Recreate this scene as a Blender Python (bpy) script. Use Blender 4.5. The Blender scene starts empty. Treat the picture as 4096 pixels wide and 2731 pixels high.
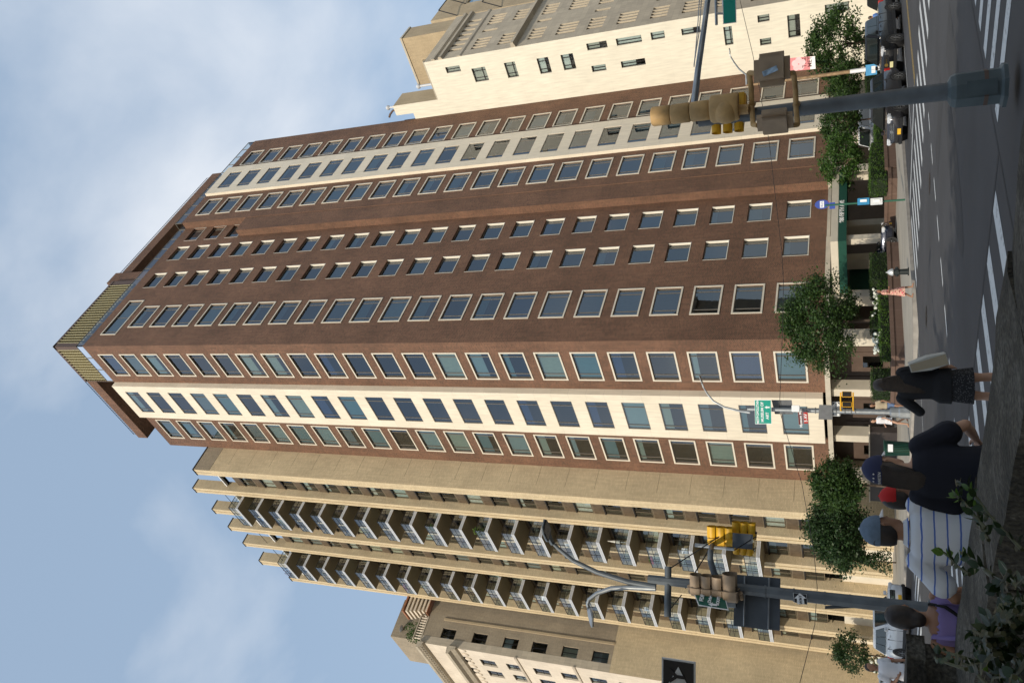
import bpy, bmesh, math, random
from mathutils import Vector, Matrix, noise
random.seed(7)
S_ = bpy.context.scene
C = S_.collection
R = math.radians

# ------------------------------------------------------------------ camera (photo was taken turned on its side)
ZC = 2.142                       # camera height above the far street level (z = 0)
FPX, YAW, PITCH, ROLL = 3227.63, 0.79300, 0.41094, -0.01038
_fw = Vector((math.sin(YAW)*math.cos(PITCH), math.cos(YAW)*math.cos(PITCH), math.sin(PITCH)))
_r0 = Vector((math.cos(YAW), -math.sin(YAW), 0)); _u0 = _r0.cross(_fw)
_rt = _r0*math.cos(ROLL) + _u0*math.sin(ROLL); _up = -_r0*math.sin(ROLL) + _u0*math.cos(ROLL)
cam = bpy.data.cameras.new('camera'); cam_o = bpy.data.objects.new('camera', cam); C.objects.link(cam_o)
cam.sensor_width = 36; cam.sensor_fit = 'HORIZONTAL'; cam.lens = 36*FPX/4096; cam.clip_start = .05; cam.clip_end = 3000
m = Matrix.Identity(4)
for i in range(3):
    m[i][0] = -_up[i]; m[i][1] = _rt[i]; m[i][2] = -_fw[i]
m.translation = Vector((0, 0, ZC)); cam_o.matrix_world = m
S_.camera = cam_o
S_.render.resolution_x, S_.render.resolution_y = 1024, 682

def ray(px, py):                 # photo pixel -> direction
    return _fw + _rt*((1365.5-py)/FPX) + _up*((2048-px)/FPX)
CAM = Vector((0, 0, ZC))
def atx(px, py, x): r = ray(px, py); return CAM + r*(x/r.x)
def aty(px, py, y): r = ray(px, py); return CAM + r*(y/r.y)
def atz(px, py, z): r = ray(px, py); return CAM + r*((z-ZC)/r.z)
def atd(px, py, dd):             # at horizontal distance dd
    r = ray(px, py); return CAM + r*(dd/math.hypot(r.x, r.y))
def gz(x): return .392-.014*x if x < 28 else 0.0     # road surface height
def grd(px, py, dz=0):
    r = ray(px, py); t = (.392+dz-ZC)/(r.z+.014*r.x)
    if t < 0 or (r*t).x > 28: t = (dz-ZC)/r.z
    return CAM + r*t

# ------------------------------------------------------------------ sky, sun, exposure
SUN_EL, SUN_OFF = 27.0, 20.0     # sun 20 degrees south of "west" (the avenue side)
sv = Vector((-math.cos(R(SUN_OFF))*math.cos(R(SUN_EL)), -math.sin(R(SUN_OFF))*math.cos(R(SUN_EL)), math.sin(R(SUN_EL))))
w = bpy.data.worlds.new('World'); S_.world = w; w.use_nodes = True
nt = w.node_tree; nt.nodes.clear(); N = nt.nodes.new; L = nt.links.new
sky = N('ShaderNodeTexSky'); sky.sky_type = 'NISHITA'; sky.sun_disc = False
sky.sun_elevation = R(SUN_EL); sky.sun_rotation = math.atan2(sv.x, sv.y); sky.air_density = 1.3; sky.dust_density = 1.6; sky.ozone_density = 1.5
tc = N('ShaderNodeTexCoord'); mp = N('ShaderNodeMapping'); mp.inputs['Scale'].default_value = (1, 1, 1.3); mp.inputs['Location'].default_value = (.35, .1, .2)
nz = N('ShaderNodeTexNoise'); nz.inputs['Scale'].default_value = 2.3; nz.inputs['Detail'].default_value = 7; nz.inputs['Roughness'].default_value = .5; nz.inputs['Distortion'].default_value = .25
cr = N('ShaderNodeValToRGB'); cr.color_ramp.elements[0].position = .43; cr.color_ramp.elements[1].position = .72
cr.color_ramp.elements[0].color = (0, 0, 0, 1); cr.color_ramp.elements[1].color = (.85, .85, .85, 1)
mx = N('ShaderNodeMix'); mx.data_type = 'RGBA'
bg = N('ShaderNodeBackground'); bg.inputs['Strength'].default_value = .15
out = N('ShaderNodeOutputWorld')
hz = N('ShaderNodeMix'); hz.data_type = 'RGBA'; hz.inputs['Factor'].default_value = .60; hz.inputs['B'].default_value = (3.5, 4.6, 6.05, 1)   # thin high veil
L(sky.outputs[0], hz.inputs['A'])
L(tc.outputs['Generated'], mp.inputs[0]); L(mp.outputs[0], nz.inputs['Vector']); L(nz.outputs[0], cr.inputs[0])
L(cr.outputs[0], mx.inputs['Factor']); L(hz.outputs['Result'], mx.inputs['A']); mx.inputs['B'].default_value = (6.9, 7.1, 7.4, 1)
L(mx.outputs['Result'], bg.inputs[0]); L(bg.outputs[0], out.inputs[0])
sd = bpy.data.lights.new('sun', 'SUN'); sd.energy = 3.9; sd.angle = R(.55); sd.color = (1, .90, .75)
so = bpy.data.objects.new('sun', sd); C.objects.link(so); so.location = sv*90; so.rotation_euler = sv.to_track_quat('Z', 'Y').to_euler()
vs = S_.view_settings; vs.view_transform = 'Standard'; vs.look = 'None'; vs.exposure = -0.12; vs.gamma = 1; vs.use_curve_mapping = False
S_.render.engine = 'CYCLES'
S_.cycles.transparent_max_bounces = 24; S_.cycles.max_bounces = 8

# ------------------------------------------------------------------ materials
MATS = {}
def mat(name):
    m = bpy.data.materials.new(name); m.use_nodes = True; MATS[name] = m
    return m, m.node_tree, m.node_tree.nodes['Principled BSDF']
def lin(c): return (*c, 1) if len(c) == 3 else c
def pm(name, col, rough=.6, metal=0, var=.18, scale=4., bump=0., coat=0., spec=.5, coord='Object', detail=6, emit=None):
    m, t, b = mat(name); n = t.nodes.new; l = t.links.new
    b.inputs['Roughness'].default_value = rough; b.inputs['Metallic'].default_value = metal
    b.inputs['Specular IOR Level'].default_value = spec
    if coat: b.inputs['Coat Weight'].default_value = coat; b.inputs['Coat Roughness'].default_value = .05
    if var:
        tc = n('ShaderNodeTexCoord'); nz = n('ShaderNodeTexNoise'); nz.inputs['Scale'].default_value = scale; nz.inputs['Detail'].default_value = detail
        mr = n('ShaderNodeMapRange'); mr.inputs['From Min'].default_value = .25; mr.inputs['From Max'].default_value = .75
        mr.inputs['To Min'].default_value = 1-var; mr.inputs['To Max'].default_value = 1+var
        mu = n('ShaderNodeMix'); mu.data_type = 'RGBA'; mu.blend_type = 'MULTIPLY'; mu.inputs['Factor'].default_value = 1; mu.inputs['A'].default_value = lin(col)
        l(tc.outputs[coord], nz.inputs['Vector']); l(nz.outputs[0], mr.inputs[0]); l(mr.outputs[0], mu.inputs['B']); l(mu.outputs['Result'], b.inputs['Base Color'])
        if bump:
            bp = n('ShaderNodeBump'); bp.inputs['Strength'].default_value = bump; bp.inputs['Distance'].default_value = .02
            l(nz.outputs[0], bp.inputs['Height']); l(bp.outputs[0], b.inputs['Normal'])
    else: b.inputs['Base Color'].default_value = lin(col)
    return m
def brick(name, c1, c2, mortar, bw=.21, bh=.07, ms=.011, stain=.18, bump=.35, rough=.85, streak=.08):
    m, t, b = mat(name); n = t.nodes.new; l = t.links.new
    uv = n('ShaderNodeUVMap'); uv.uv_map = 'UVMap'
    br = n('ShaderNodeTexBrick'); br.inputs['Scale'].default_value = 1; br.inputs['Brick Width'].default_value = bw; br.inputs['Row Height'].default_value = bh
    br.inputs['Mortar Size'].default_value = ms; br.inputs['Mortar Smooth'].default_value = .1; br.inputs['Bias'].default_value = 0
    br.inputs['Color1'].default_value = lin(c1); br.inputs['Color2'].default_value = lin(c2); br.inputs['Mortar'].default_value = lin(mortar)
    nz = n('ShaderNodeTexNoise'); nz.inputs['Scale'].default_value = .23; nz.inputs['Detail'].default_value = 8; nz.inputs['Roughness'].default_value = .65
    mr = n('ShaderNodeMapRange'); mr.inputs['From Min'].default_value = .25; mr.inputs['From Max'].default_value = .75; mr.inputs['To Min'].default_value = 1-stain; mr.inputs['To Max'].default_value = 1+stain
    nz2 = n('ShaderNodeTexNoise'); nz2.inputs['Scale'].default_value = 2.3; nz2.inputs['Detail'].default_value = 3
    mp = n('ShaderNodeMapping'); mp.inputs['Scale'].default_value = (2.2, .25, 1)
    mr2 = n('ShaderNodeMapRange'); mr2.inputs['From Min'].default_value = .3; mr2.inputs['From Max'].default_value = .7; mr2.inputs['To Min'].default_value = 1-streak; mr2.inputs['To Max'].default_value = 1+streak
    mu = n('ShaderNodeMix'); mu.data_type = 'RGBA'; mu.blend_type = 'MULTIPLY'; mu.inputs['Factor'].default_value = 1
    mu2 = n('ShaderNodeMix'); mu2.data_type = 'RGBA'; mu2.blend_type = 'MULTIPLY'; mu2.inputs['Factor'].default_value = 1
    l(uv.outputs[0], br.inputs['Vector']); l(uv.outputs[0], nz.inputs['Vector']); l(uv.outputs[0], mp.inputs[0]); l(mp.outputs[0], nz2.inputs['Vector'])
    l(nz.outputs[0], mr.inputs[0]); l(nz2.outputs[0], mr2.inputs[0])
    l(br.outputs['Color'], mu.inputs['A']); l(mr.outputs[0], mu.inputs['B']); l(mu.outputs['Result'], mu2.inputs['A']); l(mr2.outputs[0], mu2.inputs['B'])
    l(mu2.outputs['Result'], b.inputs['Base Color'])
    b.inputs['Roughness'].default_value = rough
    if bump:
        bp = n('ShaderNodeBump'); bp.inputs['Strength'].default_value = bump; bp.inputs['Distance'].default_value = .01; bp.invert = True
        l(br.outputs['Fac'], bp.inputs['Height']); l(bp.outputs[0], b.inputs['Normal'])
    return m
def glassmat(name, tint=(.45, .58, .64), refl=.10, rough=.012):
    m, t, b = mat(name); n = t.nodes.new; l = t.links.new; t.nodes.remove(b)
    o = t.nodes['Material Output']
    tr = n('ShaderNodeBsdfTransparent'); tr.inputs[0].default_value = lin(tint)
    gl = n('ShaderNodeBsdfGlossy'); gl.inputs['Roughness'].default_value = rough; gl.inputs[0].default_value = (.9, .95, 1, 1)
    fr = n('ShaderNodeFresnel'); fr.inputs[0].default_value = 1.52
    ad = n('ShaderNodeMath'); ad.operation = 'MULTIPLY_ADD'; ad.inputs[1].default_value = 1-refl; ad.inputs[2].default_value = refl
    tc = n('ShaderNodeTexCoord'); nz = n('ShaderNodeTexNoise'); nz.inputs['Scale'].default_value = .9; bp = n('ShaderNodeBump'); bp.inputs['Strength'].default_value = .03; bp.inputs['Distance'].default_value = .05
    l(tc.outputs['Object'], nz.inputs['Vector']); l(nz.outputs[0], bp.inputs['Height']); l(bp.outputs[0], gl.inputs['Normal'])
    ms = n('ShaderNodeMixShader'); l(fr.outputs[0], ad.inputs[0]); l(ad.outputs[0], ms.inputs[0]); l(tr.outputs[0], ms.inputs[1]); l(gl.outputs[0], ms.inputs[2]); l(ms.outputs[0], o.inputs[0])
    return m
def leafmat(name, c1, c2, rough=.5, trans=.25):
    m, t, b = mat(name); n = t.nodes.new; l = t.links.new
    tc = n('ShaderNodeTexCoord'); nz = n('ShaderNodeTexNoise'); nz.inputs['Scale'].default_value = 3.5; nz.inputs['Detail'].default_value = 3
    cr = n('ShaderNodeValToRGB'); cr.color_ramp.elements[0].color = lin(c1); cr.color_ramp.elements[1].color = lin(c2); cr.color_ramp.elements[0].position = .35; cr.color_ramp.elements[1].position = .65
    l(tc.outputs['Object'], nz.inputs['Vector']); l(nz.outputs[0], cr.inputs[0]); l(cr.outputs[0], b.inputs['Base Color'])
    b.inputs['Roughness'].default_value = rough
    b.inputs['Specular IOR Level'].default_value = .35
    tl = n('ShaderNodeBsdfTranslucent'); l(cr.outputs[0], tl.inputs[0]); ms = n('ShaderNodeMixShader'); ms.inputs[0].default_value = trans
    o = t.nodes['Material Output']; l(b.outputs[0], ms.inputs[1]); l(tl.outputs[0], ms.inputs[2]); l(ms.outputs[0], o.inputs[0])
    return m

brick('brown_brick', (.128, .054, .032), (.027, .016, .012), (.24, .135, .080), stain=.34, streak=.15, ms=.013)
brick('cream_brick', (.64, .515, .32), (.54, .43, .265), (.44, .36, .24), bw=.30, bh=.10, ms=.012, stain=.14)
brick('grey_tan_brick', (.35, .285, .195), (.27, .22, .155), (.30, .255, .19), stain=.22)
brick('tan_brick', (.46, .36, .22), (.40, .31, .19), (.42, .34, .23), stain=.2)
brick('limestone_block', (.50, .435, .33), (.42, .365, .28), (.33, .285, .22), bw=1.1, bh=.62, ms=.007, stain=.12, bump=.08)
brick('pale_limestone', (.66, .575, .46), (.60, .52, .415), (.47, .41, .33), bw=1.5, bh=.7, ms=.006, stain=.10, bump=.08)
brick('white_strip', (.74, .66, .525), (.70, .625, .49), (.52, .475, .385), bw=3.2, bh=1.5, ms=.008, stain=.06, bump=.05, rough=.7)
brick('white_render', (.74, .70, .585), (.73, .69, .575), (.69, .65, .545), bw=4.2, bh=3.3, ms=.012, stain=.06, bump=.03)
pm('surround_stone', (.66, .60, .49), .7, var=.06, scale=1.2)
pm('stone_column', (.62, .56, .45), .75, var=.08, scale=1.5)
pm('ledge_stone', (.50, .45, .36), .8, var=.15, scale=1.3)
pm('window_metal', (.22, .195, .16), .45, .5, var=.08)
pm('dark_metal', (.035, .033, .034), .4, .6, var=.1)
pm('bronze_panel', (.115, .082, .050), .55, .25, var=.3, scale=2)
pm('bronze_frame', (.185, .145, .095), .5, .3, var=.15)
pm('soffit', (.27, .225, .15), .9, var=.08)
pm('white_paint', (.72, .73, .74), .5, var=.04)
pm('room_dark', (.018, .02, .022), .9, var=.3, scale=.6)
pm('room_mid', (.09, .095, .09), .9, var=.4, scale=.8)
pm('blind_pale', (.40, .44, .41), .85, var=.05)
pm('blind_cream', (.50, .47, .36), .85, var=.08)
pm('blind_grey', (.22, .24, .24), .85, var=.08)
pm('blind_white', (.66, .67, .64), .85, var=.04); pm('blind_teal', (.20, .30, .30), .85, var=.06); pm('blind_blue', (.04, .07, .17), .85, var=.1)
pm('curtain', (.52, .50, .44), .9, var=.25, scale=9)
glassmat('glass'); glassmat('glass_clear', (.70, .78, .78), .07); glassmat('rail_glass', (.66, .73, .75), .11, .05)

# ------------------------------------------------------------------ mesh helpers
class MB:
    def __init__(s): s.v = []; s.f = []
    def quad(s, *p):
        i = len(s.v); s.v += [tuple(q) for q in p]; s.f.append(tuple(range(i, i+len(p)))); return s
    def box(s, x0, y0, z0, x1, y1, z1):
        if x0 > x1: x0, x1 = x1, x0
        if y0 > y1: y0, y1 = y1, y0
        if z0 > z1: z0, z1 = z1, z0
        i = len(s.v); s.v += [(x0,y0,z0),(x1,y0,z0),(x1,y1,z0),(x0,y1,z0),(x0,y0,z1),(x1,y0,z1),(x1,y1,z1),(x0,y1,z1)]
        for f in ((0,3,2,1),(4,5,6,7),(0,1,5,4),(1,2,6,5),(2,3,7,6),(3,0,4,7)): s.f.append(tuple(i+k for k in f))
        return s
    def bar(s, a, b, wx, wy):       # rectangular bar from a to b
        a, b = Vector(a), Vector(b); d = (b-a).normalized(); u = d.cross(Vector((0,0,1)))
        if u.length < 1e-3: u = Vector((1,0,0))
        u.normalize(); v = u.cross(d); i = len(s.v)
        for p in (a, b):
            for su, sv_ in ((-1,-1),(1,-1),(1,1),(-1,1)): s.v.append(tuple(p+u*su*wx/2+v*sv_*wy/2))
        for f in ((3,2,1,0),(4,5,6,7),(0,1,5,4),(1,2,6,5),(2,3,7,6),(3,0,4,7)): s.f.append(tuple(i+k for k in f))
        return s
    def rings(s, rs, caps=True, closed=True):
        n = len(rs[0]); i = len(s.v)
        for r in rs: s.v += [tuple(q) for q in r]
        for k in range(len(rs)-1):
            for j in range(n if closed else n-1):
                a = i+k*n+j; b = i+k*n+(j+1) % n; s.f.append((a, b, b+n, a+n))
        if caps: s.f.append(tuple(i+j for j in range(n-1, -1, -1))); s.f.append(tuple(i+(len(rs)-1)*n+j for j in range(n)))
        return s
    def tube(s, pts, rad, n=8, caps=True, flat=1.):
        pts = [Vector(p) for p in pts]; rad = rad if isinstance(rad, (list, tuple)) else [rad]*len(pts); rs = []; pu = None
        for k, p in enumerate(pts):
            d = (pts[min(k+1, len(pts)-1)]-pts[max(k-1, 0)]).normalized()
            if pu is None:
                u = d.orthogonal().normalized()
            else:
                u = (pu - d*pu.dot(d)).normalized()
            pu = u; v = d.cross(u)
            rs.append([p+(u*math.cos(2*math.pi*j/n)+v*math.sin(2*math.pi*j/n)*flat)*rad[k] for j in range(n)])
        return s.rings(rs, caps)
    def lathe(s, prof, c=(0,0,0), n=16, caps=True, sx=1., sy=1.):
        return s.rings([[(c[0]+r*sx*math.cos(2*math.pi*j/n), c[1]+r*sy*math.sin(2*math.pi*j/n), c[2]+z) for j in range(n)] for r, z in prof], caps)
    def prism(s, poly, ax, a, b):   # extrude 2-D polygon along axis
        def P(p, t): return {'x': (t, p[0], p[1]), 'y': (p[0], t, p[1]), 'z': (p[0], p[1], t)}[ax]
        return s.rings([[P(p, a) for p in poly], [P(p, b) for p in poly]])
    def ell(s, c, rx, ry, rz, n=12, m=8):
        rs = [[(c[0]+rx*math.sin(t)*math.cos(2*math.pi*j/n), c[1]+ry*math.sin(t)*math.sin(2*math.pi*j/n), c[2]-rz*math.cos(t)) for j in range(n)] for t in [math.pi*(.04+.92*k/m) for k in range(m+1)]]
        return s.rings(rs)
    def mesh(s, name, mname, smooth=False, bevel=0):
        me = bpy.data.meshes.new(name); me.from_pydata(s.v, [], s.f)
        me.materials.append(MATS[mname] if isinstance(mname, str) else mname)
        uvl = me.uv_layers.new(name='UVMap')
        if bevel:
            bm = bmesh.new(); bm.from_mesh(me); bmesh.ops.remove_doubles(bm, verts=bm.verts, dist=1e-5); bmesh.ops.recalc_face_normals(bm, faces=bm.faces)
            bmesh.ops.bevel(bm, geom=[e for e in bm.edges if e.is_manifold and e.calc_face_angle(0) > .5], offset=bevel, segments=2, affect='EDGES'); bm.to_mesh(me); bm.free()
        elif smooth:
            bm = bmesh.new(); bm.from_mesh(me); bmesh.ops.remove_doubles(bm, verts=bm.verts, dist=1e-5); bmesh.ops.recalc_face_normals(bm, faces=bm.faces); bm.to_mesh(me); bm.free()
        uvd = me.uv_layers[0].data
        for p in me.polygons:
            n = p.normal; ax = max(range(3), key=lambda k: abs(n[k]))
            for li in p.loop_indices:
                c = me.vertices[me.loops[li].vertex_index].co
                uvd[li].uv = (c.y, c.z) if ax == 0 else (c.x, c.z) if ax == 1 else (c.x, c.y)
        if smooth:
            me.polygons.foreach_set('use_smooth', [True]*len(me.polygons))
            try: me.set_sharp_from_angle(angle=R(38))
            except Exception: pass
        me.update(); return me
    def build(s, name, mname, parent=None, smooth=False, bevel=0, world=True):
        return link(name, s.mesh(name, mname, smooth, bevel), parent, world)
def link(name, me, parent=None, world=True):
    o = bpy.data.objects.new(name, me); C.objects.link(o)
    if parent is not None:
        o.parent = parent
        if world and parent.type == 'EMPTY': o.matrix_parent_inverse = Matrix.Translation(-parent.location)
    return o
def thing(name, label, cat, loc=(0,0,0), rz=0, group=None):
    o = bpy.data.objects.new(name, None); C.objects.link(o); o.location = loc; o.rotation_euler = (0,0,rz); o.empty_display_size = .2
    return tag(o, label, cat, group)
def tag(o, label, cat, group=None):
    o['label'] = label; o['category'] = cat
    if group: o['group'] = group
    return o
def struct(o): o['kind'] = 'structure'; return o
def child_copy(src, parent, loc=None, rz=None, world=True, name=None):
    o = src.copy(); C.objects.link(o); o.parent = parent; o.hide_render = False
    if loc is not None: o.location = loc
    if rz is not None: o.rotation_euler = (0,0,rz)
    o.matrix_parent_inverse = Matrix.Translation(-parent.location) if (world and parent.type == 'EMPTY') else Matrix.Identity(4)
    return o
def copy_tree(root, loc, rz=None, label=None, group=None, scale=None):
    r = root.copy(); C.objects.link(r); r.location = loc
    if rz is not None: r.rotation_euler = (0,0,rz)
    if scale: r.scale = scale
    if label: r['label'] = label
    if group: r['group'] = group
    def rec(a, b):
        for ch in list(a.children):
            c = ch.copy(); C.objects.link(c); c.parent = b; c.matrix_parent_inverse = ch.matrix_parent_inverse.copy(); rec(ch, c)
    rec(root, r); return r

def wall(mb, ax, pos, u0, u1, z0, z1, holes, depth):
    """flat wall with recessed openings. ax 'x': plane x=pos (outside is -x), u = y; ax 'y': plane y=pos (outside -y), u = x."""
    P = (lambda u, z, d=0: (pos+d, u, z)) if ax == 'x' else (lambda u, z, d=0: (u, pos+d, z))
    us = sorted(set([u0, u1]+[h[0] for h in holes]+[h[1] for h in holes])); cols = {}
    for h in holes: cols.setdefault((h[0], h[1]), []).append((h[2], h[3]))
    cuts = sorted(set(us)); 
    for a, b in zip(cuts[:-1], cuts[1:]):
        hz = sorted((h[2], h[3]) for h in holes if h[0] <= a+1e-6 and h[1] >= b-1e-6); z = z0
        def q(za, zb):
            if zb-za > 1e-6:
                if ax == 'x': mb.quad(P(b, za), P(a, za), P(a, zb), P(b, zb))
                else: mb.quad(P(a, za), P(b, za), P(b, zb), P(a, zb))
        for ha, hb in hz: q(z, ha); z = hb
        q(z, z1)
    for a, b, c, d in holes:
        mb.quad(P(a, c), P(a, d), P(a, d, depth), P(a, c, depth)); mb.quad(P(b, c), P(b, c, depth), P(b, d, depth), P(b, d))
        mb.quad(P(a, c), P(a, c, depth), P(b, c, depth), P(b, c)); mb.quad(P(a, d), P(b, d), P(b, d, depth), P(a, d, depth))

PROTO = {}
HIDE = []
def proto(key, mb, name, mname, **k):
    o = mb.build(name, mname, **k); C.objects.unlink(o); PROTO[key] = o; return o
def window_proto(key, W, H, splits, fr='window_metal', pane='glass', fw=.055, room=True, sur=0, hsplit=None, liner=0):
    """splits: fractions of the width where mullions stand. local: x across, y inward, z up; origin at opening centre, wall plane y=0"""
    b = MB(); w, h = W/2, H/2; d0, d1 = .0, .07
    b.box(-w, d0, -h, w, d1, -h+fw); b.box(-w, d0, h-fw, w, d1, h); b.box(-w, d0, -h+fw, -w+fw, d1, h-fw); b.box(w-fw, d0, -h+fw, w, d1, h-fw)
    xs = [-w+fw]
    for s in splits:
        x = -w+W*s; b.box(x-fw*.55, d0+.005, -h+fw, x+fw*.55, d1-.005, h-fw); xs += [x-fw*.55, x+fw*.55]
    xs.append(w-fw)
    if hsplit:
        z = -h+H*hsplit
        for i in range(0, len(xs), 2): b.box(xs[i], d0+.008, z-fw*.4, xs[i+1], d1-.008, z+fw*.4)
    proto(key, b, 'window', fr)
    panes = []
    for i in range(0, len(xs), 2):
        x0, x1 = xs[i], xs[i+1]
        o = MB().quad((x0, .035, -h+fw), (x1, .035, -h+fw), (x1, .035, h-fw), (x0, .035, h-fw)).build('pane', pane); C.objects.unlink(o); panes.append(o)
    PROTO[key+'_panes'] = panes
    if sur:
        s = MB(); a = sur
        s.box(-w-a, -.05, -h-a, w+a, .0, -h); s.box(-w-a, -.05, h, w+a, .0, h+a); s.box(-w-a, -.05, -h, -w, .0, h); s.box(w, -.05, -h, w+a, .0, h)
        proto(key+'_sur', s, 'stone_surround', 'surround_stone')
    if liner:
        s = MB(); s.box(-w-.045, -liner, -h, -w, .02, h); s.box(w, -liner, -h, w+.045, .02, h); s.box(-w-.045, -liner-.02, -h-.05, w+.045, .02, -h); proto(key+'_sur', s, 'jamb_lining', 'jamb_white')
    bl = MB().box(-w+.08, 0, -1, w-.08, .012, 0); proto(key+'_blind', bl, 'blind', 'blind_pale')
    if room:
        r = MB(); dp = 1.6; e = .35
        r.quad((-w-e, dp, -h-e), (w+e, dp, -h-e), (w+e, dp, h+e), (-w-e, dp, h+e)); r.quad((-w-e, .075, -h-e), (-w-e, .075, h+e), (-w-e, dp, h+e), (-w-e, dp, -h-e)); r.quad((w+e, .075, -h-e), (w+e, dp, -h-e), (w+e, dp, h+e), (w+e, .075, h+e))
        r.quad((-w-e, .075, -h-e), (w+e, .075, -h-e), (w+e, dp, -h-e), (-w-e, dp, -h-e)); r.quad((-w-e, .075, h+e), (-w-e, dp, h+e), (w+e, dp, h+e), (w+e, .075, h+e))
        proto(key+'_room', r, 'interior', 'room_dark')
    PROTO[key+'_dim'] = (W, H)
BLMATS = ['blind_pale', 'blind_cream', 'blind_grey', 'blind_blue', 'curtain']
for bmn in BLMATS: pass
def put_window(key, parent, loc, rz, rng, blind=None, pblind=.5, recess=.0, mats=('blind_pale', 'blind_pale', 'blind_grey', 'blind_cream', 'blind_grey'), room=None):
    f = child_copy(PROTO[key], parent, loc, rz)
    W, H = PROTO[key+'_dim']
    for p in PROTO[key+'_panes']: child_copy(p, f, world=False)
    if key+'_sur' in PROTO:
        s = child_copy(PROTO[key+'_sur'], f, (0, 0 if PROTO[key+'_sur'].name.startswith('jamb') else -recess, 0), 0, world=False)
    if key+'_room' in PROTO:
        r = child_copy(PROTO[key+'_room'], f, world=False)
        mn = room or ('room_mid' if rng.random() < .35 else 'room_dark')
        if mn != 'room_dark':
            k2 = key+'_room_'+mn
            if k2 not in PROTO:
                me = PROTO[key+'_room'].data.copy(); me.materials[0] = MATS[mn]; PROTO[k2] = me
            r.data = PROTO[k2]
    v = blind if blind is not None else (rng.choice((.25, .4, .6, 1, 1, 1)) if rng.random() < pblind else 0)
    if v:
        mn = rng.choice(mats); k2 = key+'_bl_'+mn
        if k2 not in PROTO:
            me = PROTO[key+'_blind'].data.copy(); me.materials[0] = MATS[mn]; PROTO[k2] = me
        bo = child_copy(PROTO[key+'_blind'], f, (0, .12, H/2-.05), 0, world=False); bo.data = PROTO[k2]; bo.scale = (1, 1, v*(H-.1))
    return f

# ------------------------------------------------------------------ ground, roads, pavements
brick('sidewalk', (.34, .31, .255), (.30, .275, .23), (.20, .18, .15), bw=1.5, bh=1.5, ms=.012, stain=.16, bump=.05, rough=.9)
def asphalt(name, col):
    m, t, b = mat(name); n = t.nodes.new; l = t.links.new
    tc = n('ShaderNodeTexCoord'); n1 = n('ShaderNodeTexNoise'); n1.inputs['Scale'].default_value = .35; n1.inputs['Detail'].default_value = 8; n1.inputs['Roughness'].default_value = .6
    n2 = n('ShaderNodeTexNoise'); n2.inputs['Scale'].default_value = 60; n2.inputs['Detail'].default_value = 2
    a = n('ShaderNodeMapRange'); a.inputs['From Min'].default_value = .3; a.inputs['From Max'].default_value = .7; a.inputs['To Min'].default_value = .78; a.inputs['To Max'].default_value = 1.22
    c = n('ShaderNodeMapRange'); c.inputs['To Min'].default_value = .75; c.inputs['To Max'].default_value = 1.25
    mu = n('ShaderNodeMath'); mu.operation = 'MULTIPLY'; mx = n('ShaderNodeMix'); mx.data_type = 'RGBA'; mx.blend_type = 'MULTIPLY'; mx.inputs['Factor'].default_value = 1; mx.inputs['A'].default_value = lin(col)
    l(tc.outputs['Object'], n1.inputs['Vector']); l(tc.outputs['Object'], n2.inputs['Vector']); l(n1.outputs[0], a.inputs[0]); l(n2.outputs[0], c.inputs[0]); l(a.outputs[0], mu.inputs[0]); l(c.outputs[0], mu.inputs[1]); l(mu.outputs[0], mx.inputs['B']); l(mx.outputs['Result'], b.inputs['Base Color'])
    bp = n('ShaderNodeBump'); bp.inputs['Strength'].default_value = .25; bp.inputs['Distance'].default_value = .01; l(n2.outputs[0], bp.inputs['Height']); l(bp.outputs[0], b.inputs['Normal'])
    b.inputs['Roughness'].default_value = .8
asphalt('asphalt', (.040, .0415, .046)); asphalt('asphalt_patch', (.030, .031, .034))
def worn(name, col, base, lo=.30, hi=.46):
    m, t, b = mat(name); n = t.nodes.new; l = t.links.new
    tc = n('ShaderNodeTexCoord'); a = n('ShaderNodeTexNoise'); a.inputs['Scale'].default_value = 7; a.inputs['Detail'].default_value = 10; a.inputs['Roughness'].default_value = .75
    mr = n('ShaderNodeMapRange'); mr.inputs['From Min'].default_value = lo; mr.inputs['From Max'].default_value = hi
    mx = n('ShaderNodeMix'); mx.data_type = 'RGBA'; mx.inputs['A'].default_value = lin(base); mx.inputs['B'].default_value = lin(col)
    l(tc.outputs['Object'], a.inputs['Vector']); l(a.outputs[0], mr.inputs[0]); l(mr.outputs[0], mx.inputs['Factor']); l(mx.outputs['Result'], b.inputs['Base Color']); b.inputs['Roughness'].default_value = .75
worn('road_paint', (.56, .58, .58), (.09, .092, .095)); worn('yellow_paint', (.55, .36, .06), (.08, .075, .06), .36, .56)
pm('kerb_stone', (.33, .31, .28), .85, var=.2, scale=3); pm('earth', (.06, .045, .03), .95, var=.3)
pm('park_ground', (.06, .055, .04), .95, var=.3)
def sheet(name, mname, x0, y0, x1, y1, dz=0., nx=1, parent=None):
    mb = MB(); xs = sorted(set([x0, x1]+([28.] if x0 < 28 < x1 else [])))
    for a, b in zip(xs[:-1], xs[1:]): mb.quad((a, y0, gz(a)+dz), (b, y0, gz(b)+dz), (b, y1, gz(b)+dz), (a, y1, gz(a)+dz))
    return mb.build(name, mname, parent)
g = MB().quad((-300,-300,-.35), (600,-300,-.35), (600,700,-.35), (-300,700,-.35)).build('ground', 'park_ground'); struct(g)
struct(sheet('fifth_avenue', 'asphalt', 8.8, -120, 27.3, 420, 0))
struct(sheet('cross_street', 'asphalt', 27.3, 2.5, 420, 26.6, .0))
struct(sheet('transverse_road', 'asphalt', -40, 8.2, 8.8, 27.5, 0))
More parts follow.
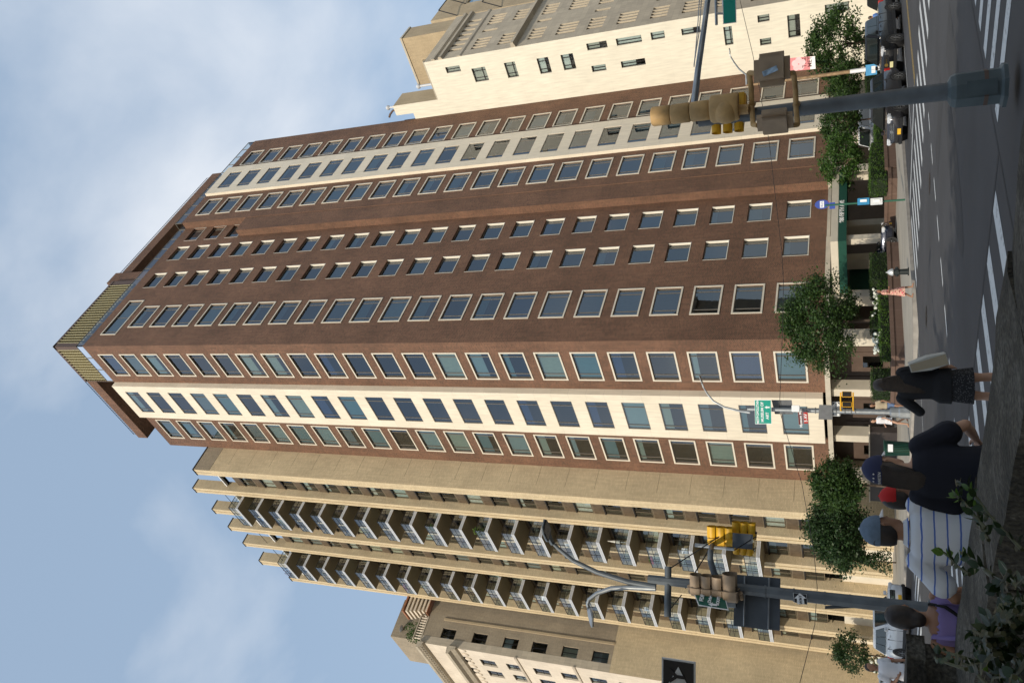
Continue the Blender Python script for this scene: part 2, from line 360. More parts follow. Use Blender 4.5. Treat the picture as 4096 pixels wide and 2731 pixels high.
# pavements: slabs with kerb upstand
def rounded(x0, y0, x1, y1, r, corner):
    pts = [(x0,y0),(x1,y0),(x1,y1),(x0,y1)]; out = []
    for i, p in enumerate(pts):
        if i != corner: out.append(p); continue
        cx = x0+r if p[0] == x0 else x1-r; cy = y0+r if p[1] == y0 else y1-r
        a0 = {0: math.pi, 1: 1.5*math.pi, 2: 0, 3: .5*math.pi}[i]
        out += [(cx+r*math.cos(a0+k*math.pi/2/10), cy+r*math.sin(a0+k*math.pi/2/10)) for k in range(11)]
    return out
def pavement(name, poly, zt, zb, kerb=.18):
    mb = MB(); top = [(x, y, zt(x)) for x, y in poly]; mb.quad(*top); o = mb.build(name, 'sidewalk'); struct(o)
    k = MB(); n = len(poly)
    for i in range(n):
        a, b = poly[i], poly[(i+1) % n]; k.quad((a[0],a[1],zb), (b[0],b[1],zb), (b[0],b[1],zt(b[0])), (a[0],a[1],zt(a[0])))
    cx = sum(p[0] for p in poly)/n; 
    k.build('kerb_face', 'kerb_stone', o)
    return o
KR = .13
pv = pavement('pavement_corner', rounded(27.35, 26.6, 300, 420, 4.2, 0), lambda x: KR, -.3)
kb = MB(); ro = rounded(27.345, 26.595, 300, 420, 4.2, 0); ri = rounded(27.53, 26.78, 300, 420, 4.02, 0)
for i in range(0, 12):
    a, b, c, d = (ro[i-1], ro[i], ri[i], ri[i-1]) ; kb.quad((*a, KR+.004), (*b, KR+.004), (*c, KR+.004), (*d, KR+.004))
a, b, c, d = ro[10], ro[11], ri[11], ri[10]
kb.build('kerb_top', 'kerb_stone', pv)
pavement('pavement_park_side', [(1.0,-60),(9.3,-60),(9.3,5.0),(8.3,7.6),(5.6,8.15),(1.0,8.2)], lambda x: gz(x)+KR, -.3)
pavement('pavement_park_north', [(1.0,27.6),(8.8,27.6),(8.8,300),(1.0,300)], lambda x: gz(x)+KR, -.3)
pavement('pavement_south_side', [(27.4,-100),(300,-100),(300,2.4),(30,2.4),(27.4,0)], lambda x: KR, -.3)
# painted markings, each a thin sheet
def stripe(name, x0, y0, x1, y1, mname='road_paint', dz=.005, parent=None): return sheet(name, mname, x0, y0, x1, y1, dz, parent=parent)
rd = bpy.data.objects['fifth_avenue']; rc = bpy.data.objects['cross_street']; rtv = bpy.data.objects['transverse_road']
for i in range(17): stripe('crosswalk_stripe', 8.75, 8.62+1.08*i, 12.0, 9.02+1.08*i, parent=rd)       # west crossing
for i in range(15): stripe('crosswalk_stripe', 12.55+1.02*i, 4.2, 12.95+1.02*i, 7.75, parent=rd)         # south crossing
for i in range(20): stripe('crosswalk_stripe', 29.6, 6.0+1.04*i, 34.4, 6.4+1.04*i, parent=rc)           # east crossing
for i in range(14): stripe('crosswalk_stripe', 10.2+1.16*i, 33.2, 10.7+1.16*i, 37.4, parent=rd)          # north crossing
for i in range(8): stripe('lane_dash', 12.9+1.98*i, 16.5, 14.05+1.98*i, 16.64, parent=rd)
stripe('stop_line', 35.6, 19.9, 36.0, 26.0, parent=rc)
stripe('lane_line', 36.5, 22.6, 90, 22.72, parent=rc)
for k in (0, 1): stripe('yellow_line', 35.6, 19.35+.28*k, 120, 19.47+.28*k, 'yellow_paint', parent=rc)
stripe('edge_line', 13.6, 26.9, 27.2, 27.0, parent=rd)
def disc(name, cx, cy, r, mname, dz, parent, n=20, sx=1, sy=1):
    MB().quad(*[(cx+r*sx*math.cos(2*math.pi*k/n), cy+r*sy*math.sin(2*math.pi*k/n), gz(cx+r*sx*math.cos(2*math.pi*k/n))+dz) for k in range(n)]).build(name, mname, parent)
disc('manhole_cover', 25.6, 17.9, .38, 'dark_metal', .006, rd); disc('manhole_cover', 23.8, 22.4, .4, 'dark_metal', .006, rd); disc('asphalt_patch', 18.5, 12.5, 1.5, 'asphalt_patch', .004, rd, sx=2.2, sy=.5)
for (x0_, y0_, x1_, y1_) in ((19, 10.2, 22.4, 11.6), (14.2, 18.4, 17.5, 19.9), (22.5, 13.0, 24.0, 15.6), (30.5, 10.0, 33.8, 10.9)): stripe('asphalt_patch', x0_, y0_, x1_, y1_, 'asphalt_patch', .0035, rd if x0_ < 27 else rc)
stripe('asphalt_seam', 8.8, 7.98, 27.2, 8.06, 'asphalt_patch', .004, rd); stripe('asphalt_seam', 12.08, 8.1, 12.2, 28, 'asphalt_patch', .0045, rd)

# ------------------------------------------------------------------ brown brick tower on the corner
CX, CY, FH = 41.188, 40.620, 3.0
def zz(z): return z+ZC          # photo-solved heights are relative to the lens
ZT, ZB = 5.773, 3.604            # outer top / bottom of the stone surround on the lowest row
bt = thing('apartment_tower', 'tall dark brown brick apartment tower with two pale stone window strips on the corner', 'building', (CX+18, CY+8, 0))
rng = random.Random(3)
SUR = .125
pm('jamb_white', (.74, .70, .60), .6, var=.04)
window_proto('A', 3.18-2*SUR, ZT-ZB-2*SUR, (.17, .84), sur=SUR)
window_proto('B', 3.25, 1.85, (.15, .82)); window_proto('E', 2.39-.09, 1.85-.05, (.15, .85), liner=.20); window_proto('X', 5.2-2*SUR, ZT-ZB-2*SUR, (.08, .5, .92), sur=SUR)
wb = MB()
def holesW(y0, y1, ks, z0, z1): return [(y0, y1, zz(z0+FH*k), zz(z1+FH*k)) for k in ks]
top = zz(72.95); bot = zz(2.5)
K = range(23)
hA = holesW(CY+1.152+SUR, CY+4.333-SUR, K, ZB+SUR, ZT-SUR); hC = holesW(CY+11.426+SUR, CY+14.604-SUR, K, ZB+SUR, ZT-SUR)
wall(wb, 'x', CX, CY, CY+5.36, bot, top, hA, .16); wall(wb, 'x', CX, CY+10.42, CY+16.02, bot, top, hC, .16)
wb.quad((CX,CY+5.36,top),(CX,CY+5.36,zz(72.8)),(CX,CY+10.42,zz(72.8)),(CX,CY+10.42,top))
hD = [(CX+2.643+SUR, CX+5.8145-SUR, zz(ZB+SUR+FH*k), zz(ZT-SUR+FH*k)) for k in range(22)]+[(CX+1.61+SUR, CX+6.81-SUR, zz(ZB+SUR+66), zz(ZT-SUR+66))]
hE = [(CX+8.91, CX+11.30, zz(3.75+FH*k), zz(5.60+FH*k)) for k in K]; hF = [(CX+13.55, CX+15.94, zz(3.75+FH*k), zz(5.60+FH*k)) for k in K]
wall(wb, 'y', CY, CX, CX+17.17, bot, top, hD+hE+hF, .30)
hN = [(CX+17.0+.2, CX+19.3, zz(3.70+FH*k), zz(5.52+FH*k)) for k in (20, 21, 22)]
wall(wb, 'y', CY, CX+17.17, CX+19.46, zz(63.0), top, [h for h in hN], .30)
YP = CY-.86; pt = zz(63.45)
wb.quad((CX+17.17,CY,bot),(CX+17.17,YP+.05,bot),(CX+17.17,YP+.05,pt),(CX+17.17,CY,pt))           # lit return of the pier
wall(wb, 'y', YP+.05, CX+17.17, CX+19.46, bot, pt, [], .1)
wb.quad((CX+17.17,YP+.05,pt),(CX+19.46,YP+.05,pt),(CX+19.46,CY,pt),(CX+17.17,CY,pt))
wb.quad((CX+19.46,YP+.05,bot),(CX+19.46,YP,bot),(CX+19.46,YP,pt),(CX+19.46,YP+.05,pt)); wb.quad((CX+19.46,CY,pt),(CX+19.46,YP,pt),(CX+19.46,YP,top),(CX+19.46,CY,top))
hG = [(CX+20.741+SUR, CX+23.915-SUR, zz(ZB+SUR+FH*k), zz(ZT-SUR+FH*k)) for k in K]; hI = [(CX+31.13+SUR, CX+34.34-SUR, zz(ZB+SUR+FH*k), zz(ZT-SUR+FH*k)) for k in K]
wall(wb, 'y', YP, CX+19.46, CX+24.75, bot, top, hG, .16); wall(wb, 'y', YP, CX+30.4, CX+37.12, bot, top, hI, .16)
wb.quad((CX+37.12,YP,bot),(CX+37.12,CY+16,bot),(CX+37.12,CY+16,top),(CX+37.12,YP,top))
wb.quad((CX,CY+16.02,bot),(CX+37,CY+16.02,bot),(CX+37,CY+16.02,top),(CX,CY+16.02,top))
wb.build('brick_wall', 'brown_brick', bt)
rf = MB(); rf.quad((CX,CY,top-.02),(CX+19.4,CY,top-.02),(CX+19.4,CY+16,top-.02),(CX,CY+16,top-.02)); rf.quad((CX+19.4,YP,top-.02),(CX+37.1,YP,top-.02),(CX+37.1,CY+16,top-.02),(CX+19.4,CY+16,top-.02)); rf.build('roof', 'ledge_stone', bt)
# pale projecting strips
sb = MB(); xs_ = CX-.6; st, sbm = zz(72.8), zz(2.7)
hB = [(CY+6.24, CY+9.49, zz(3.76+FH*k), zz(5.61+FH*k)) for k in K]
wall(sb, 'x', xs_, CY+5.36, CY+10.42, sbm, st, hB, .1)
sb.quad((xs_,CY+5.36,sbm),(CX,CY+5.36,sbm),(CX,CY+5.36,st),(xs_,CY+5.36,st)); sb.quad((xs_,CY+10.42,sbm),(xs_,CY+10.42,st),(CX,CY+10.42,st),(CX,CY+10.42,sbm))
sb.quad((xs_,CY+5.36,st),(CX,CY+5.36,st),(CX,CY+10.42,st),(xs_,CY+10.42,st)); sb.quad((xs_,CY+5.36,sbm),(xs_,CY+10.42,sbm),(CX,CY+10.42,sbm),(CX,CY+5.36,sbm))
sb.build('stone_strip', 'white_strip', bt)
sb = MB(); ys_ = CY-1.2
hH = [(CX+25.76, CX+29.14, zz(3.76+FH*k), zz(5.61+FH*k)) for k in K]
wall(sb, 'y', ys_, CX+24.75, CX+30.4, sbm, st, hH, .1)
sb.quad((CX+24.75,YP,sbm),(CX+24.75,ys_,sbm),(CX+24.75,ys_,st),(CX+24.75,YP,st)); sb.quad((CX+30.4,YP,sbm),(CX+30.4,YP,st),(CX+30.4,ys_,st),(CX+30.4,ys_,sbm)); sb.quad((CX+24.75,ys_,st),(CX+30.4,ys_,st),(CX+30.4,YP+.5,st),(CX+24.75,YP+.5,st)); sb.quad((CX+24.75,ys_,sbm),(CX+24.75,YP,sbm),(CX+30.4,YP,sbm),(CX+30.4,ys_,sbm))
sb.build('stone_strip', 'white_strip', bt)
RW = R(-90)
def mid(h): return (h[0]+h[1])/2, (h[2]+h[3])/2
for hs, key, ax, pos, rec in ((hA,'A','x',CX,.06),(hC,'A','x',CX,.06),(hB,'B','x',xs_,.03),(hD,'A','y',CY,.06),(hE,'E','y',CY,.19),(hF,'E','y',CY,.19),(hN,'E','y',CY,.19),(hG,'A','y',YP,.06),(hI,'A','y',YP,.06),(hH,'B','y',ys_,.03)):
    for k, h in enumerate(hs):
        u, z = mid(h); kk = 'X' if h[1]-h[0] > 4 else key
        if hs is hN: u = CX+18.15+.05
        loc = (pos+rec, u, z) if ax == 'x' else (u, pos+rec, z)
        bl = None; low = k < 4
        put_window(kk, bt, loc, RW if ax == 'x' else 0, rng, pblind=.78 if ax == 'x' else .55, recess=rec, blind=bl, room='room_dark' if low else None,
                   mats=('blind_pale','blind_pale','blind_teal','blind_teal','blind_grey','blind_pale','blind_cream','blind_blue') if ax == 'x' else ('blind_grey','blind_teal','blind_teal','blind_blue','blind_pale'))
# ledge over the ground floor, recess, columns
lg = MB(); z0, z1 = zz(2.16), zz(2.5)
lg.box(CX-.35, CY-.35, z0, CX+.0, CY+16.0, z1); lg.box(CX+.0, CY-.35, z0, CX+10.6, CY+.0, z1); lg.box(CX+10.6, CY-.30, z0+.08, CX+17.1, CY, z1-.02); lg.box(CX+17.1, YP-.3, z0+.05, CX+37.1, CY, z1)
lg.build('stone_ledge', 'ledge_stone', bt)
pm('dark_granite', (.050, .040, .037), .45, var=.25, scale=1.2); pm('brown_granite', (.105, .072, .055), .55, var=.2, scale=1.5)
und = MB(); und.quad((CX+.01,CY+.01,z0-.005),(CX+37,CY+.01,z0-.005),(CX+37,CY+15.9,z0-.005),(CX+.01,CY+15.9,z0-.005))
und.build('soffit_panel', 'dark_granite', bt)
gb = MB(); gx, gy = CX+2.2, CY+3.0
gb.box(gx, gy, .1, CX+37.0, CY+15.9, z0-.01); gb.build('ground_floor_wall', 'brown_granite', bt)
pn = MB()
for i in range(5): pn.box(gx-.05, gy+.5+2.5*i, .35, gx, gy+2.6+2.5*i, z0-.9)
pn.build('granite_panel', 'brown_granite', bt)
for i in range(5): MB().box(gx-.07, gy+.9+2.5*i, .9, gx-.052, gy+2.0+2.5*i, 2.2).build('ground_window', 'glass', bt)
def col(x0, y0, x1, y1): MB().box(x0, y0, .12, x1, y1, z0-.002).build('column', 'stone_column', bt, bevel=.02)
for y in (.0, 5.02, 10.12, 15.2): col(CX, CY+y+(.0 if y else .02), CX+.95, CY+y+.74)
for x in (4.1, 8.1, 12.15): col(CX+x-.0, CY+.0, CX+x+.75, CY+.9)
for x in (18.3, 23.5, 29.0, 34.5): col(CX+x, YP+.05, CX+x+.9, YP+.95)
# roof terrace: glass rail, louvred screen, penthouse with brick-faced slab
gr_ = MB(); za, zb_ = top, zz(74.0)
def rail(mbp, mbg, p0, p1, n, za=za, zb=zb_):
    for i in range(n+1):
        t = i/n; x = p0[0]+(p1[0]-p0[0])*t; y = p0[1]+(p1[1]-p0[1])*t; mbp.box(x-.035, y-.035, za-.05, x+.035, y+.035, zb)
    mbp.bar((p0[0],p0[1],zb), (p1[0],p1[1],zb), .07, .05)
    mbg.quad((p0[0],p0[1],za), (p1[0],p1[1],za), (p1[0],p1[1],zb-.03), (p0[0],p0[1],zb-.03))
rp, rg = MB(), MB(); e = .08
for a, b, n in (((CX+e,CY+e),(CX+19.38,CY+e),11), ((CX+19.5,CY+e),(CX+19.5,YP+e),1), ((CX+19.55,YP+e),(CX+37.0,YP+e),10), ((CX+e,CY+e),(CX+e,CY+5.3),3), ((CX+37.0,YP+e),(CX+37.0,CY+4),3)): rail(rp, rg, a, b, n)
rp.build('terrace_rail', 'window_metal', bt); rg.build('rail_glazing', 'rail_glass', bt)
ps = MB(); x0, y0 = CX+1.0, CY+1.0; lt, lb_ = zz(79.2), zz(75.4)
pm('louvre_paint', (.50, .45, .27), .6, var=.06); pm('screen_frame', (.10, .062, .045), .6, var=.15)
ps.box(x0, y0, lt-.25, x0+10.6, y0+.25, lt+.05); ps.box(x0, y0+.25, lt-.25, x0+.25, y0+5.5, lt+.05); ps.box(x0, y0, top, x0+.5, y0+.02, lt); ps.box(x0, y0, top, x0+.02, y0+.5, lt)
ps.box(x0+.05, y0+.25, top, x0+10.5, y0+.3, lt-.25); ps.box(x0+.25, y0+.3, top, x0+.3, y0+5.5, lt-.25); ps.box(x0+10.0, y0+.05, top, x0+10.6, y0+4, lt+.0); ps.box(x0+.05, y0+5.4, top, x0+4, y0+5.5, lt)
scr = ps.build('screen_frame', 'screen_frame', bt)
z = lb_; lv = None
while z < lt-.3:
    m1 = MB(); m1.prism([(y0+.02, z), (y0+.2, z+.12), (y0+.22, z+.10), (y0+.04, z-.02)], 'x', x0+.5, x0+10.0); m1.build('louvre', 'louvre_paint', scr)
    m2 = MB(); m2.prism([(x0+.02, z), (x0+.2, z+.12), (x0+.22, z+.10), (x0+.04, z-.02)], 'y', y0+.5, y0+5.4); m2.build('louvre', 'louvre_paint', scr)
    z += .27
lo = MB()
for i in range(24): lo.box(x0+.55+.4*i, y0-.005, lb_-.1, x0+.62+.4*i, y0+.03, lt-.25)
for i in range(12): lo.box(x0-.005, y0+.55+.4*i, lb_-.1, x0+.03, y0+.62+.4*i, lt-.25)
lo.build('louvre_mullions', 'louvre_paint', scr)
ph = MB(); zs0, zs1 = zz(78.2), zz(79.65)
ph.box(CX+13.4, CY+1.4, zs0, CX+34.0, CY+15.5, zs1); ph.box(CX+1.4, CY+6.2, zs0, CX+13.4, CY+16.8, zs1); ph.box(CX+11.7, CY+1.3, top, CX+13.5, CY+9, zz(80.5))
ph.build('penthouse_slab', 'brown_brick', bt)
pw = MB(); pw.box(CX+13.5, CY+4.5, top, CX+33.5, CY+15, zs0); pw.box(CX+4.5, CY+6.5, top, CX+13.5, CY+15.5, zs0); pw.build('penthouse_wall', 'brown_granite', bt)
pg = MB()
for i in range(7): pg.box(CX+14.4+2.6*i, CY+4.44, top+.4, CX+16.2+2.6*i, CY+4.49, zs0-.3)
for i in range(3): pg.box(CX+4.42, CY+7.2+2.8*i, top+.4, CX+4.49, CY+9.2+2.8*i, zs0-.3)
pg.build('penthouse_window', 'glass', bt)
rl = MB(); zr = zz(80.5)
for (a, b, n) in (((CX+14,CY+1.7),(CX+33.6,CY+1.7),60), ((CX+1.7,CY+7),(CX+1.7,CY+16.6),32)):
    for i in range(n+1):
        t = i/n; x, y = a[0]+(b[0]-a[0])*t, a[1]+(b[1]-a[1])*t; rl.box(x-.012, y-.012, zs1, x+.012, y+.012, zr)
    rl.bar((*a, zr), (*b, zr), .05, .05)
rl.build('roof_rail', 'dark_metal', bt)
# canopy over the drive
pm('green_canvas', (.006, .062, .040), .75, var=.1); pm('letter_white', (.85, .85, .82), .6, var=0)
cn = thing('entrance_canopy', 'green entrance canopy under a pale stone slab lettered 980 FIFTH AVE', 'canopy', (50, 38, 0))
ya = 36.0
MB().box(45.75, ya+.05, zz(1.50), 54.3, CY+1.0, zz(1.97)).build('canopy_slab', 'stone_column', cn, bevel=.02)
MB().box(45.7, ya, zz(.98), 54.4, ya+.06, zz(1.497)).box(45.7, ya+.06, zz(.98), 45.76, CY+.9, zz(1.497)).box(54.34, ya+.06, zz(.98), 54.4, CY+.9, zz(1.497)).build('canopy_valance', 'green_canvas', cn)
def text(name, s, size, loc, rot, mname, parent, world=True, ext=.006, align='CENTER', bold=.0):
    c = bpy.data.curves.new(name, 'FONT'); c.body = s; c.size = size; c.extrude = ext; c.align_x = align; c.align_y = 'CENTER'; c.offset = bold; c.space_line = .95
    o = bpy.data.objects.new(name, c); C.objects.link(o)
    dg = bpy.context.evaluated_depsgraph_get(); me = bpy.data.meshes.new_from_object(o.evaluated_get(dg)); bpy.data.objects.remove(o)
    me.materials.clear(); me.materials.append(MATS[mname]); me.transform(Matrix.Translation(Vector(loc)) @ rot.to_4x4())
    return link(name, me, parent, world)
def facing(d):                   # rotation that turns text (XY plane, normal +Z) to face horizontal direction d, upright
    d = Vector((d[0], d[1], 0)).normalized(); x = Vector((0,0,1)).cross(d); m = Matrix((x, Vector((0,0,1)), d)).transposed(); return m
text('canopy_lettering', '980 FIFTH AVE', .40, (49.0, ya-.012, zz(1.28)), facing((0,-1)), 'letter_white', cn, bold=.012)
for x in (46.2, 53.6): MB().box(x, ya+.3, .12, x+.5, ya+.75, zz(1.5)).build('canopy_post', 'stone_column', cn, bevel=.015)
MB().box(47.2, CY-.05+1.2, .13, 50.4, CY+1.25, zz(.9)).build('door_recess', 'green_canvas', cn)

# ------------------------------------------------------------------ cream balcony building
CF, CS = 38.1, 56.64             # front plane of the fins, plane of its south wall
cb = thing('balcony_tower', 'cream brick apartment tower with fins and two stacks of glass balconies', 'building', (46, 68, 0))
BH = 2.7535; CTOP = zz(67.28); FTOP = zz(69.95); rng = random.Random(11)
b = MB(); b.box(CF+.02, CS, .1, 60, CS+.92, CTOP-2.2); b.build('side_wall', 'cream_brick', cb)
MB().box(CF+.01, CS-.02, CTOP-2.2, 60, CS+.92, CTOP).build('parapet', 'grey_tan_brick', cb)
MB().box(CF-.05, CS-.06, CTOP, 60, CS+.95, CTOP+.14).build('coping', 'dark_metal', cb)
for k in range(23): MB().box(CF+.95, CS-.004, zz(5.2+BH*k), 41.15, CS+.01, zz(5.2+BH*k)+.022).build('control_joint', 'bronze_panel', cb)
fins = [(56.65, 57.58, CTOP), (60.3, 61.17, FTOP), (64.45, 65.37, FTOP), (68.1, 68.95, FTOP), (71.62, 72.41, FTOP), (75.66, 76.65, FTOP), (79.2, 80.08, CTOP)]
XR = CF+.80
for y0, y1, zt in fins:
    f = MB(); ym = (y0+y1)/2
    f.box(CF, y0, .1, XR+.4, ym-.06, zt); f.box(CF, ym+.06, .1, XR+.4, y1, zt); f.box(CF+.09, ym-.06, .1, XR+.4, ym+.06, zt-.02)
    fo = f.build('fin', 'cream_brick', cb)
    MB().box(CF-.05, y0-.04, zt, XR+.45, y1+.04, zt+.12).build('coping', 'dark_metal', fo)
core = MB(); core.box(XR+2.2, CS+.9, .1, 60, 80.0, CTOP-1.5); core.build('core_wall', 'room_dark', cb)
bays = [(57.58, 60.3, 0), (61.17, 64.45, 1), (65.37, 68.1, 0), (68.95, 71.62, 0), (72.41, 75.66, 1), (76.65, 79.2, 0)]
for w_ in sorted(set(round(b[1]-b[0], 2) for b in bays)):
    window_proto('c%.2f' % w_, w_-.1, 1.66, (.27,), fr='bronze_frame', pane='glass_clear', fw=.05)
    sp = MB(); hw = w_/2-.05; sp.box(-hw, .0, 0, hw, .06, 1.02); proto('sp%.2f' % w_, sp, 'spandrel', 'bronze_frame')
    pp = []
    for x0, x1 in ((-hw+.06, -hw+.27*2*hw-.03), (-hw+.27*2*hw+.03, hw-.06)):
        o = MB().box(x0, -.02, .08, x1, .0, .94).build('panel', 'bronze_panel'); C.objects.unlink(o); pp.append(o)
    gx_ = hw*.35; o = MB().box(gx_-.32, -.04, .3, gx_+.32, -.02, .72).build('grille', 'bronze_frame'); C.objects.unlink(o); pp.append(o)
    o = MB().box(-hw, -.05, -.13, hw, .06, -.005).build('head_shadow', 'dark_metal'); C.objects.unlink(o); pp.append(o)  # dark strip put in for the black shadow line at the window head
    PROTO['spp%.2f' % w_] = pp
for bi, (y0, y1, balc) in enumerate(bays):
    w_ = round(y1-y0, 2); yc = (y0+y1)/2
    for k in range(-1, 21):
        zf = zz(8.02+BH*k)       # slab underside level
        zs = zf-.32
        if zs < 2.8: continue
        put_window('c%.2f' % w_, cb, (XR, yc, zs-.9+.06), RW, rng, pblind=.55, mats=('blind_pale', 'curtain', 'blind_grey', 'blind_cream', 'curtain'), room=None)
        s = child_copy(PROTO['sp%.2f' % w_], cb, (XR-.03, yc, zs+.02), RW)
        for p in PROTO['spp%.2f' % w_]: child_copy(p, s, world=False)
    tb = MB().box(XR, y0, zz(8.02+BH*21)-.4, XR+.3, y1, CTOP-2).build('top_panel', 'bronze_panel', cb)
    MB().box(XR-.25, y0+.02, CTOP-2.0, XR+.3, y1-.02, CTOP-1.85).build('eave', 'white_paint', cb)
    MB().box(XR+.2, y0, .12, XR+.3, y1, 4.0).build('ground_bay', 'stone_column', cb)
    if bi in (1, 2, 3, 4, 5): MB().bar((CF+.3, y0+.05, CTOP-.9), (CF+.3, y1-.05, CTOP-.9), .04, .04).build('roof_rail', 'dark_metal', cb)
# balconies: slab with grooved white edge, glazed sides
pm('balcony_edge', (.56, .58, .61), .5, var=.05)
BW, BX = 3.42, 1.6+.45           # width along the street, depth from the recess
pb = MB(); pb.box(-BW/2+.03, -BX+.03, -.0, BW/2-.03, .9, .26); proto('balc', pb, 'balcony', 'soffit')
eb = MB()
for za, zb_ in ((0, .09), (.12, .19), (.22, .30)):
    eb.box(-BW/2, -BX, za, BW/2, -BX+.03, zb_); eb.box(-BW/2, -BX+.03, za, -BW/2+.03, -.47, zb_); eb.box(BW/2-.03, -BX+.03, za, BW/2, -.47, zb_)
proto('balc_edge', eb, 'slab_edge', 'balcony_edge')
gbp = []
GW = BW/3
for i in range(3):
    gbp.append(MB().quad((-BW/2+GW*i+.02, -BX+.04, .33), (-BW/2+GW*(i+1)-.02, -BX+.04, .33), (-BW/2+GW*(i+1)-.02, -BX+.04, 1.25), (-BW/2+GW*i+.02, -BX+.04, 1.25)))
for sx in (-1, 1):
    x = sx*(BW/2-.04)
    for a, c in ((-BX+.05, -BX+.85), (-BX+.89, -.47)): gbp.append(MB().quad((x, a, .33), (x, c, .33), (x, c, 1.25), (x, a, 1.25)))
gpan = []
for q in gbp: o = q.build('glass_panel', 'rail_glass'); C.objects.unlink(o); gpan.append(o)
rb = MB()
for x in [-BW/2+GW*i for i in range(4)]: rb.box(max(-BW/2+.01, x-.02), -BX+.02, .3, min(BW/2-.01, x+.02), -BX+.06, 1.3)
rb.box(-BW/2+.01, -BX+.02, 1.26, BW/2-.01, -BX+.07, 1.31); rb.box(-BW/2+.02, -BX+.021, .80, BW/2-.02, -BX+.059, .83)
for sx in (-1, 1):
    x = sx*(BW/2-.04); rb.box(x-.025, -BX+.07, 1.26, x+.025, -.47, 1.31); rb.box(x-.019, -BX+.86, .3, x+.019, -BX+.9, 1.26); rb.box(x-.018, -BX+.07, .80, x+.018, -.47, .83)
proto('balc_rail', rb, 'balcony_rail', 'dark_metal')
leafmat('balcony_leaf', (.05, .12, .02), (.16, .26, .04)); leafmat('balcony_leaf_red', (.10, .03, .04), (.20, .06, .07))
for bi, yc in ((1, (61.2+64.62)/2), (4, (72.65+75.92)/2)):
    for k in range(21):
        bo = child_copy(PROTO['balc'], cb, (CF+.45, yc, zz(8.02+BH*k)), RW)
        child_copy(PROTO['balc_edge'], bo, world=False); child_copy(PROTO['balc_rail'], bo, world=False)
        for p in gpan: child_copy(p, bo, world=False)
def leafball(mb, c, r, n, size, rg, flat=1.):
    for _ in range(n):
        while 1:
            p = Vector((rg.uniform(-1,1), rg.uniform(-1,1), rg.uniform(-1,1)))
            if p.length < 1: break
        q = Vector(c)+Vector((p.x*r[0], p.y*r[1], p.z*r[2])); leaf(mb, q, size*rg.uniform(.6,1.3), rg)
def leaf(mb, q, s, rg):
    u = Vector((rg.gauss(0,1), rg.gauss(0,1), rg.gauss(0,.6))).normalized(); v = u.cross(Vector((rg.gauss(0,1), rg.gauss(0,1), rg.gauss(0,1)))).normalized()
    i = len(mb.v); a = u*s*.5; b_ = v*s*.28
    mb.v += [tuple(q-a), tuple(q+b_), tuple(q+a), tuple(q-b_)]; mb.f.append((i,i+1,i+2,i+3))
rg2 = random.Random(5)
def potted(label, x, y, z, r, h, mname, n):
    t = thing('potted_plant', label, 'plant', (x, y, z))
    MB().lathe([(.16, 0), (.22, .32), (.2, .33)], (x, y, z), 12).build('pot', 'bronze_panel', t)
    m1 = MB(); leafball(m1, (x, y, z+.33+h*.5), (r, r, h*.6), n, .16, rg2); m1.build('foliage', mname, t)
potted('yellow green shrub growing over a balcony rail of the cream tower', CF-1.2, 61.75, zz(8.02+BH*9)+.3, .5, 1.1, 'balcony_leaf', 240)
potted('dark red shrub standing on the topmost balcony of the outer balcony stack', CF-1.1, 75.3, zz(8.02+BH*20)+.3, .55, 1.4, 'balcony_leaf_red', 160)
potted('small green shrub on a balcony two floors above the yellow green one', CF-1.1, 62.2, zz(8.02+BH*11)+.3, .35, .8, 'balcony_leaf', 120)
pm('red_plastic', (.45, .03, .025), .5, var=.1)
def bchair(label, x, y, z, rz, mname):
    t = thing('balcony_chair', label, 'chair', (x, y, z), rz, 'chairs on the balconies')
    MB().box(-.24, -.24, .42, .24, .24, .47).build('seat', mname, t, world=False); MB().box(-.24, .2, .5, .24, .24, .92).build('backrest', mname, t, world=False)
    for sx in (-.21, .21):
        for sy in (-.21, .21): MB().box(sx-.02, sy-.02, 0, sx+.02, sy+.02, .42).build('leg', 'dark_metal', t, world=False)
def bz(k): return zz(8.02+BH*k)+.262
for k, y, lab, mm in ((2, 62.6, 'white chair on a low balcony of the inner stack, second level', 'white_paint'), (6, 63.3, 'white chair on an inner stack balcony above the street lamp', 'white_paint'), (4, 74.0, 'white chair on an outer stack balcony near the street lamps', 'white_paint'), (12, 62.4, 'dark chair on an inner stack balcony below the topmost ones', 'dark_metal'), (15, 73.6, 'dark chair high on the outer balcony stack', 'dark_metal'), (8, 74.6, 'white chair halfway up the outer balcony stack', 'white_paint')):
    bchair(lab, CF-.7, y, bz(k), R(90+20*(k % 3)), mm)
t = thing('folded_parasol', 'folded white parasol on a lower balcony of the inner stack', 'parasol', (CF-.8, 62.1, bz(4))); MB().tube([(CF-.8,62.1,bz(4)),(CF-.8,62.1,bz(4)+2.0)], .03, 8).build('pole', 'white_paint', t); MB().lathe([(.16,.9),(.13,1.3),(.03,2.05)], (CF-.8,62.1,bz(4)), 10).build('canopy', 'curtain', t, smooth=True)
for k, y in ((3, 63.6), (14, 74.9)):
    t = thing('flower_box', ['red flower box on the rail of a lower inner stack balcony', 'red flower box high on the outer balcony stack'][k > 5], 'flower box', (CF-1.45, y, bz(k)+.9)); MB().box(CF-1.52, y-.5, bz(k)+.82, CF-1.3, y+.5, bz(k)+1.0).build('trough', 'red_plastic', t)
    m1 = MB(); leafball(m1, (CF-1.4, y, bz(k)+1.1), (.14, .5, .14), 120, .09, rg2); m1.build('foliage', 'balcony_leaf', t)
